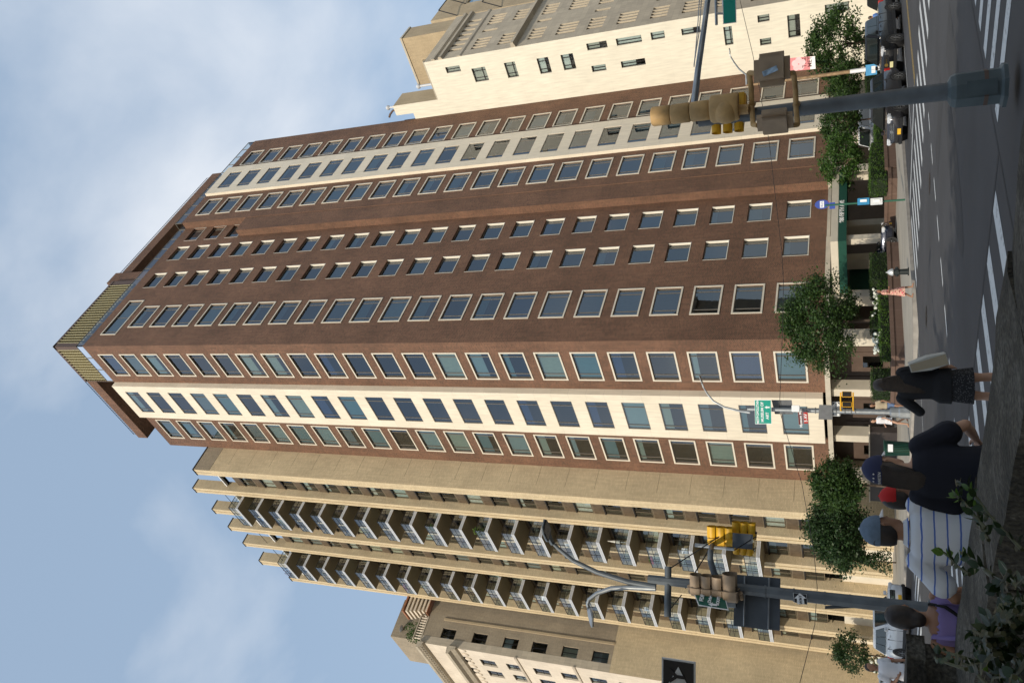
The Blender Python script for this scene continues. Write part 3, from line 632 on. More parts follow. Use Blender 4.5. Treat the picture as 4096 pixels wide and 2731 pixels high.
# low front wall of the cream tower with side recess
lw = thing('garden_wall', 'low dark stone wall with pale coping along the avenue pavement', 'wall', (38.2, 50, 0))
MB().box(38.2, 46.6, .1, 38.7, 54.6, zz(-.34)).build('wall_body', 'dark_granite', lw); MB().box(38.15, 46.5, zz(-.34), 38.75, 54.7, zz(-.26)).build('coping', 'ledge_stone', lw, bevel=.01)

# ------------------------------------------------------------------ limestone house beyond, at the left
lh = thing('limestone_house', 'pale limestone apartment house with carved cornice beyond the cream tower', 'building', (38, 92, 0))
LX, LY, LT = 33.25, 81.0, zz(47.0)
window_proto('lh', 1.25, 1.75, (.5,), fr='dark_metal', pane='glass_clear', fw=.06); window_proto('lw', 1.75, 1.9, (.5,), fr='dark_metal', pane='glass_clear', fw=.06, hsplit=.5)
b = MB(); hs = [(LX+1.55, LX+2.8, zz(43.3-3.25*k)-1.75, zz(43.3-3.25*k)) for k in range(6)]
hs = []
for px, py in ((690,550),(985,590),(1275,640),(1545,680),(1830,730),(2120,765)):
    p = aty(1500+px*.42517, 2300+py*.42517, LY); hs.append((p.x-.62, p.x+.62, p.z-.88, p.z+.88))
hs.sort(key=lambda h: h[2])
u0, u1 = sorted(h[0] for h in hs)[0], 0
xm = sum((h[0]+h[1])/2 for h in hs)/len(hs); hs = [(xm-.62, xm+.62, h[2], h[3]) for h in hs]
wall(b, 'y', LY, LX+.9, 46, zz(24.5), LT, hs, .2); b.build('side_wall', 'grey_tan_brick', lh)
for h in hs: put_window('lh', lh, (xm, LY+.15, (h[2]+h[3])/2), 0, rng, pblind=.6)
MB().box(LX+.02, LY-.02, .1, 46, LY+.5, zz(24.5)).build('lower_wall', 'cream_brick', lh)
MB().box(LX+3.0, LY-.10, zz(24.5), LX+3.25, LY, LT-2).build('pipe_chase', 'tan_brick', lh)
MB().box(LX+.002, LY-.015, zz(24.5), LX+.9, LY-.001, LT).build('quoin', 'limestone_block', lh)
b = MB(); fl = []
for k in range(13):
    zt = zz(43.4-3.25*k)
    if zt < 6: break
    for j in range(12):
        y = LY+2.0+2.75*j
        if j % 3 == 2: continue
        fl.append((y, y+1.55, zt-1.9, zt))
wall(b, 'x', LX, LY, LY+36, .1, LT, fl, .22); b.build('front_wall', 'pale_limestone', lh)
for h in fl:
    if h[2] > 14 and h[0] < LY+16: put_window('lw', lh, (LX+.15, (h[0]+h[1])/2, (h[2]+h[3])/2), RW, rng, pblind=.5)
co = MB(); prof = [(LX, zz(42.2)), (LX-.25, zz(42.3)), (LX-.5, zz(42.7)), (LX-.85, zz(42.9)), (LX-.9, zz(43.2)), (LX-.0, zz(43.35))]
co.prism([(p[0], p[1]) for p in prof], 'y', LY-.4, LY+36); c1 = co.build('string_cornice', 'limestone_block', lh)
for i in range(34):
    y = LY+.3+1.0*i; MB().ell((LX-.02, y, zz(41.6)), .16, .34, .42, 10, 6).build('shell_ornament', 'pale_limestone', c1, smooth=True)
co = MB(); co.prism([(LX, LT-.6), (LX-.3, LT-.5), (LX-.7, LT-.1), (LX-.75, LT+.15), (LX, LT+.2)], 'y', LY-.35, LY+36); c2 = co.build('roof_cornice', 'limestone_block', lh)
co = MB(); 
for i in range(70): co.box(LX-.55, LY+.1+.5*i, LT-.35, LX-.25, LY+.3+.5*i, LT-.12)
o = co.build('dentil_row', 'limestone_block', c2); o['kind'] = 'stuff'
for zl in (zz(34.9), zz(28.2)): MB().prism([(LX, zl), (LX-.12, zl+.05), (LX-.2, zl+.25), (LX, zl+.3)], 'y', LY-.1, LY+36).build('string_course', 'pale_limestone', lh)
# balustrade on the side, potted conifers, bulkhead
bl_ = MB(); bl_.box(LX+.3, LY-.05, LT, LX+3.2, LY+.25, LT+.15); bl_.box(LX+.3, LY-.05, LT+1.0, LX+3.2, LY+.25, LT+1.15); bs = bl_.build('balustrade', 'limestone_block', lh)
for i in range(9): MB().lathe([(.07, 0), (.12, .25), (.06, .5), (.11, .75), (.06, .85)], (LX+.5+.31*i, LY+.1, LT+.15), 8).build('baluster', 'pale_limestone', bs, smooth=True)
bk = MB(); bk.box(LX+1.2, LY+2.5, LT, LX+6, LY+9, LT+5.6); bk.build('roof_bulkhead', 'grey_tan_brick', lh)
cc = MB(); z = LT+3.2
for i in range(6):
    cc.box(LX+3.6-.12*i, LY-.5-.1*i, LT+.3+.45*i, LX+8, LY+1.0, LT+.55+.45*i)
pm('copper_red', (.34, .15, .08), .7, .1, var=.4, scale=3)
cc.build('stepped_copper_cornice', 'pale_limestone', lh); MB().box(LX+2.9, LY-1.1, LT+3.0, LX+8, LY+1, LT+3.2).build('cornice_cap', 'copper_red', lh)
MB().box(LX+3.3, LY-.6, LT+.2, LX+8, LY+1.0, LT+.29).build('cornice_base', 'copper_red', lh)
leafmat('conifer_leaf', (.03, .07, .015), (.08, .14, .03))
for i, (dx, dy, hh) in enumerate(((.9, .9, 2.4), (2.0, 1.0, 3.0))):
    t = thing('terrace_shrub', ['bushy green shrub on the roof terrace of the limestone house, at the corner', 'taller green shrub on the limestone house roof terrace, by the cream tower'][i], 'shrub', (LX+dx, LY+dy, LT))
    m1 = MB(); leafball(m1, (LX+dx, LY+dy, LT+hh*.55), (.75, .75, hh*.55), 500, .22, rg2); m1.build('foliage', 'conifer_leaf', t); MB().tube([(LX+dx, LY+dy, LT), (LX+dx, LY+dy, LT+hh*.7)], [.05, .02], 6).build('stem', 'screen_frame', t)
t = thing('satellite_dish', 'grey satellite dish on the brick bulkhead above the limestone house', 'dish', (LX+2.2, LY+2.4, LT+4.2))
MB().lathe([(.05, 0), (.25, .06), (.42, .18)], (LX+2.2, LY+2.2, LT+4.2), 14).build('reflector', 'balcony_edge', t, smooth=True); MB().tube([(LX+2.2, LY+2.55, LT+3.9), (LX+2.2, LY+2.2, LT+4.2)], .03, 6).build('arm', 'dark_metal', t)

# ------------------------------------------------------------------ white-sided limestone house at the right
wh = thing('white_sided_house', 'limestone house whose blank side wall is painted white', 'building', (84, 40, 0))
WX, WY, WT = 78.3, 33.15, zz(44.9)
wl = MB(); holes = []; s5 = 1400/2352; z4 = 650/2352; q1 = 1196/2084
def skew(x0, x1, y0, y1):
    X, Y = x1-x0, y1-y0; w_ = (Y-.155*X)/(1-.0574); h_ = X-.37*w_
    c = [(x0, y0+.155*h_), (x0+.37*w_, y1), (x0+h_, y0), (x1, y1-.155*h_)]
    P = [atx(a, b, WX) for a, b in c]
    return ((P[0].y+P[2].y)/2, (P[1].y+P[3].y)/2, (P[2].z+P[3].z)/2, (P[0].z+P[1].z)/2)
wl_src = [(1500+a*s5, 1500+b*s5, c*s5, d_*s5) for a, b, c, d_ in ((470,580,440,495),(645,770,450,555),(862,972,415,527),(1080,1195,385,500),(1240,1360,360,475),(1415,1568,275,342),(1450,1560,432,488),(1613,1800,237,310),(1647,1825,392,460),(1845,1955,208,272),(2052,2195,178,240))]
wl_src += [(2700+a*z4, 2700+b*z4, c*z4, d_*z4) for a, b, c, d_ in ((665,880,385,660),(1177,1385,207,333),(1213,1410,547,667),(1575,1870,210,550))]
wl_src += [(2900+685*q1, 2900+875*q1, 12*q1, 100*q1)]
holes = [skew(*q) for q in wl_src]
# each opening is its own strip, so give wall() non-overlapping columns by cutting rows
rows = sorted(holes, key=lambda h: -h[3])
zc = [.1]+sorted(set([round(h[2]-.12, 3) for h in rows]+[round(h[3]+.12, 3) for h in rows]))+[WT]
for a, c in zip(zc[:-1], zc[1:]):
    if c-a < 1e-4: continue
    hh = [(h[0], h[1], max(h[2], a), min(h[3], c)) for h in holes if h[2] < c-1e-6 and h[3] > a+1e-6]
    seg = MB(); wall(wl, 'x', WX, WY, 40.6, a, c, hh, .0)
for h in holes:
    a, b_, c, d_ = h; wl.quad((WX,a,c),(WX,a,d_),(WX+.22,a,d_),(WX+.22,a,c)); wl.quad((WX,b_,c),(WX+.22,b_,c),(WX+.22,b_,d_),(WX,b_,d_)); wl.quad((WX,a,c),(WX+.22,a,c),(WX+.22,b_,c),(WX,b_,c)); wl.quad((WX,a,d_),(WX,b_,d_),(WX+.22,b_,d_),(WX+.22,a,d_))
wl.quad((WX,37.75,WT),(WX,40.6,WT),(WX,40.6,zz(48.7)),(WX,37.75,zz(48.7)))
wl.quad((WX,37.75,zz(48.7)),(WX,39.0,zz(48.7)),(WX,39.0,zz(51.0)),(WX,37.75,zz(51.0)))
wl.build('painted_wall', 'white_render', wh)
ch = MB(); ch.box(WX+.03, 37.76, WT, WX+3, 40.6, zz(48.65)); ch.box(WX+.03, 37.76, zz(48.65), WX+3, 38.98, zz(50.95)); ch.build('stair_bulkhead', 'tan_brick', wh)
MB().box(WX-.03, WY-.05, WT, WX+.4, 37.7, WT+.1).build('coping', 'ledge_stone', wh)
for i, h in enumerate(holes):
    W_, H_ = h[1]-h[0], h[3]-h[2]; key = 'wh%d' % i
    window_proto(key, W_, H_, (.25, .75) if W_ > 1.2 else (.5,), fr='dark_metal', pane='glass_clear', fw=.07, hsplit=(.3 if W_ > 1.2 else None))
    put_window(key, wh, (WX+.16, (h[0]+h[1])/2, (h[2]+h[3])/2), RW, rng, blind=rng.choice((.6, .95, 1, 1)), mats=('blind_white', 'blind_white', 'curtain'), room='room_mid')
    PROTO.pop(key+'_panes')
# south facade: stone with slots
fc = MB(); xe = 89.85; slots = []; pw_ = .52
for zt, zb_, grp in ((39.5, 37.65, 3), (36.3, 34.4, 2), (32.75, 31.1, 3), (29.55, 27.4, 2), (26.1, 24.4, 3), (22.9, 20.9, 2), (19.4, 17.7, 3), (16.2, 14.2, 2), (12.9, 11.2, 3), (9.6, 7.4, 2)):
    for g0 in (79.6, 85.65):
        for i in range(4): slots.append((g0+.68*i, g0+.68*i+pw_, zz(zb_), zz(zt)))
    if grp == 3: slots.append((83.75, 84.3, zz(zb_), zz(zt)))
for i in range(7): slots.append((79.95+1.22*i, 80.5+1.22*i, zz(40.75), zz(42.65)))
us = sorted(set([WX, xe]+[s[0] for s in slots]+[s[1] for s in slots]))
wall(fc, 'y', WY, WX, xe, .1, WT, slots, .42)
fc.quad((xe,WY,.1),(xe,WY+12,.1),(xe,WY+12,WT),(xe,WY,WT)); fc.build('front_wall', 'limestone_block', wh)
bb = MB(); bb.quad((WX+.3,WY+.43,.1),(xe,WY+.43,.1),(xe,WY+.43,WT-.1),(WX+.3,WY+.43,WT-.1)); bb.build('dark_glazing', 'glass', wh); MB().quad((WX+.3,WY+.8,.1),(xe,WY+.8,.1),(xe,WY+.8,WT-.1),(WX+.3,WY+.8,WT-.1)).build('interior', 'room_dark', wh)
for zt, d_ in ((40.7, .12), (34.2, .55), (43.0, .3), (43.9, .2)):
    MB().prism([(WY, zz(zt-.55)), (WY-d_, zz(zt-.35)), (WY-d_, zz(zt-.05)), (WY, zz(zt))], 'x', WX-.02, xe+.1).build('cornice', 'limestone_block', wh)
ba = MB(); ba.box(WX+.03, WY+.02, zz(44.75), xe, WY+.3, zz(44.95)); ba.box(WX+.03, WY+.02, zz(43.9), WX+.6, WY+.3, zz(44.75)); bs = ba.build('parapet_rail', 'limestone_block', wh)
for i in range(30): MB().lathe([(.06, 0), (.12, .22), (.05, .42), (.1, .65), (.05, .8)], (WX+.9+.36*i, WY+.15, zz(43.95)), 8).build('baluster', 'limestone_block', bs, smooth=True)
rfm = MB(); rfm.quad((WX,WY,zz(43.9)),(xe,WY,zz(43.9)),(xe,WY+12,zz(43.9)),(WX,WY+12,zz(43.9))); rfm.build('roof', 'ledge_stone', wh)
MB().box(86.6, WY+.15, zz(43.9), 89.6, 39.6, zz(51.3)).build('roof_bulkhead', 'tan_brick', wh); MB().box(86.5, WY+.05, zz(51.3), 89.7, 39.7, zz(51.55)).build('bulkhead_coping', 'ledge_stone', wh)
MB().box(86.57, 36.2, zz(46.3), 86.6, 37.0, zz(47.6)).build('vent_grille', 'dark_metal', wh)
rr = MB()
for i in range(14): y = 34.4+.26*i; rr.box(82.0, y, WT, 82.03, y+.03, zz(47.0))
rr.bar((82.0,34.4,zz(47.0)),(82.0,37.8,zz(47.0)),.05,.05); rr.bar((82.0,34.4,zz(46.2)),(82.0,37.8,zz(46.2)),.03,.03)
rr.build('roof_rail', 'dark_metal', wh)
for x, y, z0_, h_ in ((79.2, 38.3, zz(51), 1.2), (80.0, 36.6, zz(46.0), 1.6)):
    t = MB(); t.tube([(x,y,z0_-1),(x,y,z0_+h_)], .14, 10); t.lathe([(.14, 0), (.26, .12), (.3, .3), (.16, .5)], (x,y,z0_+h_-.2), 10); t.build('flue', 'balcony_edge', wh, smooth=True)
t = MB(); t.tube([(78.9,38.6,zz(50.9)),(78.9,38.6,zz(51.6)),(78.6,38.9,zz(52.0)),(78.5,39.2,zz(52.2))], .13, 10); t.build('bent_flue', 'screen_frame', wh, smooth=True)
t = MB(); t.bar((78.6,39.9,zz(48.6)),(78.6,39.9,zz(50.4)),.08,.08); t.bar((78.6,40.3,zz(48.6)),(78.6,40.3,zz(50.4)),.08,.08); t.build('roof_posts', 'dark_metal', wh)
# neighbour tower beyond it
nb = thing('far_tan_tower', 'tan brick tower with fire escape rising behind the limestone roof at the frame edge', 'building', (135, 55, 0))
fw_ = MB(); hN2 = [(127.2, 129.4, zz(58.2), zz(61.0)), (127.2, 129.4, zz(50), zz(52.8)), (133, 135, zz(58.2), zz(61)), (127.2, 129.4, zz(42), zz(44.8))]
wall(fw_, 'y', 45, 122.3, 150, .1, zz(66), hN2, .4); fw_.quad((122.3,45,.1),(122.3,45,zz(66)),(122.3,75,zz(66)),(122.3,75,.1)); fw_.build('brick_wall', 'tan_brick', nb)
for h in hN2: MB().quad((h[0],45.4,h[2]),(h[1],45.4,h[2]),(h[1],45.4,h[3]),(h[0],45.4,h[3])).build('window', 'glass', nb)
fe = MB()
for z in (56, 64): 
    fe.bar((122.5,43.6,zz(z)),(131,43.6,zz(z)),.12,.12); fe.bar((122.5,45,zz(z-3)),(122.5,43.6,zz(z)),.12,.12); fe.bar((127,45,zz(z-3)),(127,43.6,zz(z)),.12,.12); fe.bar((131,45,zz(z-3)),(131,43.6,zz(z)),.12,.12)
fe.build('fire_escape', 'dark_metal', nb)
MB().tube([(130.8,44.9,zz(40)),(130.8,44.9,zz(66))], .12, 8).build('downpipe', 'balcony_edge', nb)
# mansion out of frame, added to darken reflections in the lower tower windows

mn = thing('unseen_mansion', 'unseen grey limestone mansion across the cross street, facing the brown tower', 'building', (60, -14, 0))
b = MB(); mh = [(34+4.2*i, 35.9+4.2*i, 2.2+4.6*k, 5.2+4.6*k) for i in range(14) for k in range(5)]
b = MB(); b.box(33, -26, .1, 93, -1.8, 26); b.build('stone_wall', 'limestone_block', mn)
for h in mh: MB().box(h[0], -1.84, h[2], h[1], -1.79, h[3]).build('window', 'glass', mn)
MB().prism([(-26, 26), (-1.2, 26), (-6, 31), (-22, 31)], 'x', 33, 93).build('roof', 'dark_metal', mn)
MB().box(32.6, -26.4, 25.4, 93.4, -1.3, 26.1).build('cornice', 'limestone_block', mn)

# ------------------------------------------------------------------ planting
leafmat('tree_leaf', (.014, .040, .010), (.055, .105, .022)); leafmat('tree_leaf_bright', (.020, .058, .010), (.075, .150, .028)); leafmat('tree_leaf_dark', (.012, .034, .012), (.040, .080, .022))
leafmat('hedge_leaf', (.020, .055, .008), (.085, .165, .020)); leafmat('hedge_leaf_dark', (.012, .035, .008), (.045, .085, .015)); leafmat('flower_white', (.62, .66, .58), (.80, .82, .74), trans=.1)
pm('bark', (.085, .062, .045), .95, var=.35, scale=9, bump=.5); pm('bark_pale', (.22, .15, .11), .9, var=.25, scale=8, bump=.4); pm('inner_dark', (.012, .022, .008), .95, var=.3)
def crown(rg, c, r, nclump, nleaf, cr_, ls, shape=1.0):
    mb = MB(); tips = []
    for k in range(nclump):
        ls_k = rg.uniform(.75, 1.25)
        while 1:
            p = Vector((rg.uniform(-1,1), rg.uniform(-1,1), rg.uniform(-1,1)))
            if .25 < p.length < 1: break
        p = p*(p.length**-.35)
        if p.length > 1: p.normalize()
        s = 1-.35*max(0, p.z)*shape
        if rg.random() < .22: p = p*rg.uniform(1.02, 1.2)
        q = Vector((c[0]+p.x*r[0]*s, c[1]+p.y*r[1]*s, c[2]+p.z*r[2])); tips.append(q); rr = cr_*rg.uniform(.6, 1.35)
        for _ in range(nleaf):
            d = Vector((rg.gauss(0,1), rg.gauss(0,1), rg.gauss(0,.75)))*rr*.52; leaf(mb, q+d, ls*ls_k*rg.uniform(.6,1.35), rg)
    return mb, tips
def tree(name, label, x, y, z0, zc, r, seed, mname='tree_leaf', nclump=70, nleaf=90, cr_=.55, ls=.20, trunk=.09, bark='bark', group=None, lean=(0,0)):
    rg = random.Random(seed); t = thing(name, label, 'tree', (x, y, z0), group=group)
    mb, tips = crown(rg, (x+lean[0], y+lean[1], zc), r, nclump, nleaf, cr_, ls); mb.build('crown', mname, t)
    tr = MB(); fork = Vector((x+lean[0]*.5, y+lean[1]*.5, zc-r[2]*.75)); tr.tube([(x, y, z0), (x+.02, y, (z0+fork.z)/2), fork, (x+lean[0], y+lean[1], zc+r[2]*.3)], [trunk*1.25, trunk, trunk*.8, trunk*.25], 10)
    for q in rg.sample(tips, min(9, len(tips))):
        a = fork.lerp(Vector((x+lean[0], y+lean[1], zc)), rg.uniform(0, .6)); tr.tube([a, a.lerp(q, .5)+Vector((0,0,.15)), q], [trunk*.45, trunk*.28, trunk*.1], 6)
    tr.build('trunk', bark, t, smooth=True); return t
G_ = 'street trees in front of the towers'
tree('street_tree', 'large leafy tree before the corner of the brown tower', 38.6, 36.6, .45, 4.65, (2.9, 2.9, 2.15), 1, nclump=150, nleaf=150, cr_=.58, ls=.155, trunk=.13, group=G_)
tree('street_tree', 'small clipped tree over the hedge beside the entrance canopy', 54.2, 35.2, .5, 3.55, (2.0, 2.0, 1.35), 2, 'tree_leaf_bright', 75, 90, .5, .17, .06, 'bark_pale', G_)
tree('street_tree', 'small clipped tree second from the entrance canopy', 59.0, 35.0, .5, 3.65, (2.0, 2.0, 1.35), 3, 'tree_leaf', 75, 90, .5, .17, .06, 'bark_pale', G_)
tree('street_tree', 'small clipped tree third from the entrance canopy', 65.0, 35.0, .5, 3.55, (2.1, 2.1, 1.3), 4, 'tree_leaf', 75, 90, .5, .17, .06, 'bark_pale', G_)
tree('street_tree', 'round leafy tree before the white side wall, behind the pickup', 60.2, 29.4, .13, 3.85, (2.6, 2.6, 1.95), 5, 'tree_leaf', 110, 110, .55, .18, .10, 'bark', G_)
tree('street_tree', 'open crowned tree beside the brown tower and the cream wall', 34.2, 47.2, .13, 3.95, (1.5, 1.55, 1.5), 6, 'tree_leaf', 105, 110, .55, .19, .07, 'bark', G_)
tree('street_tree', 'broad dark tree in front of the cream balcony tower', 34.2, 52.8, .13, 4.0, (2.4, 2.8, 1.85), 7, 'tree_leaf_dark', 190, 130, .65, .20, .10, 'bark', G_)
p = atx(3410, 2610, 35.5); tree('street_tree', 'small sparse tree at the foot of the cream side wall', p.x, p.y, .13, p.z+.1, (1.6, 1.9, 1.4), 8, 'tree_leaf_dark', 70, 60, .5, .2, .06, 'bark', G_)
p = atx(3480, 2240, 34.6)
t = thing('conifer_shrub', 'dark conifer shrub under the broad tree', 'shrub', (p.x, p.y, .13)); rg = random.Random(9); mb = MB()
for i in range(1500):
    h = rg.random()**.7; a = rg.uniform(0, 6.28); rr = (1-h)*1.15*rg.uniform(.3,1)+.05; leaf(mb, Vector((p.x+rr*math.cos(a), p.y+rr*math.sin(a), .4+h*2.4)), .2, rg)
mb.build('foliage', 'tree_leaf_dark', t); MB().tube([(p.x,p.y,.1),(p.x,p.y,2.4)], [.06,.02], 6).build('stem', 'bark', t)
p = atx(3480, 2650, 36); t = thing('flowering_shrub', 'shrub of pale hydrangea heads at the foot of the cream side wall', 'shrub', (p.x, p.y, .13)); mb = MB(); leafball(mb, (p.x, p.y, 1.0), (.8, 1.3, .9), 700, .2, rg); mb.build('foliage', 'tree_leaf_dark', t)
for i in range(26):
    a = rg.uniform(0, 6.28); MB().ell((p.x-.7*abs(math.cos(a))+.1, p.y+1.2*math.sin(a), 1.1+rg.uniform(-.6,.8)), .13, .13, .11, 8, 5).build('flower_head', 'flower_white', t, smooth=True)
# planters and hedges
brick('planter_brick', (.135, .085, .062), (.115, .072, .054), (.19, .13, .10), bw=1.4, bh=.9, ms=.012, stain=.15, bump=.1)
def planter(label, x0, y0, x1, y1, zt):
    t = thing('planter', label, 'planter', ((x0+x1)/2, (y0+y1)/2, .1))
    MB().box(x0+.06, y0+.06, .1, x1-.06, y1-.06, zt-.2).build('planter_wall', 'planter_brick', t)
    n = max(1, int((x1-x0)/1.4)); 
    for i in range(n):
        a = x0+(x1-x0)*i/n; b_ = x0+(x1-x0)*(i+1)/n; MB().box(a+.006, y0, zt-.2, b_-.006, y0+.42, zt).build('coping_stone', 'planter_brick', t, bevel=.012)
    MB().box(x0, y0+.43, zt-.2, x0+.42, y1, zt-.003).build('side_coping', 'planter_brick', t); MB().box(x1-.42, y0+.43, zt-.2, x1, y1, zt-.003).build('side_coping', 'planter_brick', t)
    MB().box(x0+.42, y0+.42, zt-.3, x1-.42, y1-.1, zt-.08).build('soil', 'earth', t); return t
planter('long brown stone planter wall under the large corner tree', 33.4, 34.3, 43.3, 38.6, zz(-1.36)); planter('short brown stone planter wall beside the drive entrance', 46.2, 31.7, 47.4, 33.4, zz(-1.5)); planter('brown stone planter wall behind the grey car', 47.42, 31.7, 70, 36.6, zz(-1.33))
def hedge(label, x0, y0, x1, y1, z0, z1, mname, dens=330, group='clipped hedges in the planters', ls=.075):
    rg = random.Random(hash(label) % 1000 if False else int(x0*7+y0*3)); t = thing('hedge', label, 'hedge', ((x0+x1)/2, (y0+y1)/2, z0), group=group)
    mb = MB(); w_, d_, h_ = x1-x0, y1-y0, z1-z0
    for (n, f) in ((w_*h_*dens, lambda: (rg.uniform(x0,x1), y0, rg.uniform(z0,z1))), (w_*d_*dens, lambda: (rg.uniform(x0,x1), rg.uniform(y0,y1), z1)), (d_*h_*dens, lambda: (x0, rg.uniform(y0,y1), rg.uniform(z0,z1))), (d_*h_*dens*.5, lambda: (x1, rg.uniform(y0,y1), rg.uniform(z0,z1)))):
        for _ in range(int(n)):
            q = Vector(f()); q += Vector((rg.gauss(0,.045), rg.gauss(0,.045), rg.gauss(0,.045)))+Vector((0,0,.05*noise.noise(q*1.7))); leaf(mb, q, ls*rg.uniform(.7,1.5), rg)
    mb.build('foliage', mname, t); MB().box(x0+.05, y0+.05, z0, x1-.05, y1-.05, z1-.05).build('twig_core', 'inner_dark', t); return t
zt = zz(-1.44)
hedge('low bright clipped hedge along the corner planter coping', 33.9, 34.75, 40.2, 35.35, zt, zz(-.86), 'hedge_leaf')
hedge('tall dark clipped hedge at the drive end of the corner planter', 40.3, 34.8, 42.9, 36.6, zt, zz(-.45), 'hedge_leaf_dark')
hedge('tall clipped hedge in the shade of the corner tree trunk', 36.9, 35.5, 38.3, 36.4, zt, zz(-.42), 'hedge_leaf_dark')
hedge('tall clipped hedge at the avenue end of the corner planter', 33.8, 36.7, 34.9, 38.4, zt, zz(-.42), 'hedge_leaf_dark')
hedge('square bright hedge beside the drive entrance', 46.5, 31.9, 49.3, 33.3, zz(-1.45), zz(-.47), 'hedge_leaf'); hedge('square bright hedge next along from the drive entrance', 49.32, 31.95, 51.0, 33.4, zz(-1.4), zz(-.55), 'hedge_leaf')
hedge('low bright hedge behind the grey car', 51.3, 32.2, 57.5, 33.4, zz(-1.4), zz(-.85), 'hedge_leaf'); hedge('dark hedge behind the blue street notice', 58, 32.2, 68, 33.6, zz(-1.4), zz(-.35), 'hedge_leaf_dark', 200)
def flowers(label, x0, x1, y, n, seed):
    rg = random.Random(seed); t = thing('hydrangea_bed', label, 'flowers', ((x0+x1)/2, y, zt), group='white hydrangeas in the corner planter'); mb = MB()
    leafball(mb, ((x0+x1)/2, y, zz(-.95)), ((x1-x0)/2, .35, .42), int(350*(x1-x0)), .11, rg); mb.build('foliage', 'hedge_leaf', t)
    for i in range(n): MB().ell((rg.uniform(x0,x1), y+rg.uniform(-.3,.15), zz(-.72)+rg.uniform(-.18,.22)), .10, .10, .085, 8, 5).build('flower_head', 'flower_white', t, smooth=True)
flowers('row of white hydrangeas behind the low hedge, by the dress walker', 37.9, 40.2, 35.75, 26, 21); flowers('row of white hydrangeas behind the low hedge, at the avenue end', 34.9, 36.9, 35.75, 30, 22)
# the park trees behind the photographer, whose shade covers the near street
def park_tree(label, x, y, h, r, seed):
    rg = random.Random(seed); t = thing('park_tree', label, 'tree', (x, y, .3), group='park trees behind the wall')
    zc = h-r*.62; mb, tips = crown(rg, (x, y, zc), (r, r, r*.72), 100, 58, 1.2, .58); mb.build('crown', 'tree_leaf_dark', t)
    tr = MB(); tr.tube([(x,y,.2),(x+.1,y,h*.3),(x,y+.1,h*.55),(x,y,zc)], [.42,.34,.26,.12], 10)
    for q in tips[:10]: tr.tube([(x,y,h*.4), Vector((x,y,h*.5)).lerp(q,.5), q], [.16,.1,.03], 6)
    tr.build('trunk', 'bark', t, smooth=True)
for i, (x, y, h, r) in enumerate(((-2,-4.2,14,4.5),(-3.2,-6.5,12.5,5.6),(2.8,-10.5,13,5.6),(-7.2,5.6,12,5.2),(-6,-8,15,6.2),(-5.5,2.5,12,5.2),(-13,-3,16,6.2),(-14,9,16,6),(-9,31,18,6.2),(-8.5,41,19,6.5),(-9,52,19.5,6.5),(-12,-18,17,6.5))):
    park_tree('big leafy park tree behind the stone wall, out of the frame', x, y, h, r, 40+i)

# ------------------------------------------------------------------ street furniture
pm('pole_green', (.075, .100, .108), .55, .1, var=.25, scale=3, bump=.1); pm('pole_blue', (.105, .122, .135), .5, .1, var=.25, scale=4); pm('galvanised', (.34, .36, .37), .42, .75, var=.22, scale=5)
pm('signal_tan', (.46, .29, .115), .62, var=.28, scale=5); pm('signal_yellow', (.72, .40, .018), .5, var=.12, scale=4); pm('signal_brown', (.33, .24, .155), .6, var=.2, scale=5); pm('lens_dark', (.02, .018, .016), .25, var=0)
pm('sign_green', (.0, .115, .082), .45, var=.05); pm('sign_teal', (.0, .30, .22), .45, var=.06); pm('sign_white', (.78, .80, .80), .5, var=.05); pm('sign_black', (.012, .012, .014), .45, var=.1); pm('sign_back', (.085, .100, .118), .5, .4, var=.2, scale=3); pm('sign_grey_back', (.15, .155, .16), .5, .4, var=.2); pm('sign_brown', (.12, .012, .010), .5, var=.05); pm('sign_red', (.45, .02, .012), .5, var=.05)
pm('sign_blue', (.012, .05, .30), .5, var=.05); pm('sign_lightblue', (.05, .28, .52), .5, var=.2, scale=6); pm('cable', (.012, .012, .012), .7, var=0); pm('pole_paint_green', (.012, .10, .06), .5, var=.1); pm('pink_banner', (.70, .25, .26), .75, var=.06); pm('tag_blue', (.28, .38, .48), .6, var=.7, scale=14)
def toward(o): v = Vector((-o[0], -o[1], 0)); return v.normalized()
def plate(name, P, d, w_, h_, mname, parent, th=.012, tilt=0., border=None, bevel=.0):
    """flat sign centred at P facing horizontal direction d"""
    d = Vector((d[0], d[1], 0)).normalized(); x = Vector((0,0,1)).cross(d); z = Vector((0,0,1)); M = Matrix.Rotation(tilt, 3, d); x = M @ x; z = M @ z
    def pts(w_, h_, off): return [P+x*sx*w_/2+z*sz*h_/2+d*off for sx, sz in ((-1,-1),(1,-1),(1,1),(-1,1))]
    if border:
        o = MB().rings([pts(w_, h_, -th/2), pts(w_, h_, th/2)]).build(name, border, parent); bw = min(w_, h_)*.05
        MB().rings([pts(w_-2*bw, h_-2*bw, th/2-.001), pts(w_-2*bw, h_-2*bw, th/2+.003)]).build('sign_face', mname, o)
    else: o = MB().rings([pts(w_, h_, -th/2), pts(w_, h_, th/2)]).build(name, mname, parent)
    return o, x, z, d
def signtext(s, P, x, z, d, size, mname, parent, ext=.003, bold=.0, off=.014, align='CENTER'):
    m3 = Matrix((x, z, d)).transposed(); return text('lettering', s, size, P+d*off, m3, mname, parent, ext=ext, bold=bold, align=align)
def arrow(P, x, z, d, size, ang, mname, parent, off=.014, shaft=.28, head=.62, hb=.02):
    pts = [(-.5,-shaft/2),(hb,-shaft/2),(hb,-head/2),(.5,0),(hb,head/2),(hb,shaft/2),(-.5,shaft/2)]; c, s = math.cos(ang), math.sin(ang)
    f = [[P+d*o+x*(px*c-py*s)*size+z*(px*s+py*c)*size for px, py in pts] for o in (off-.003, off)]
    MB().rings(f).build('arrow', mname, parent)
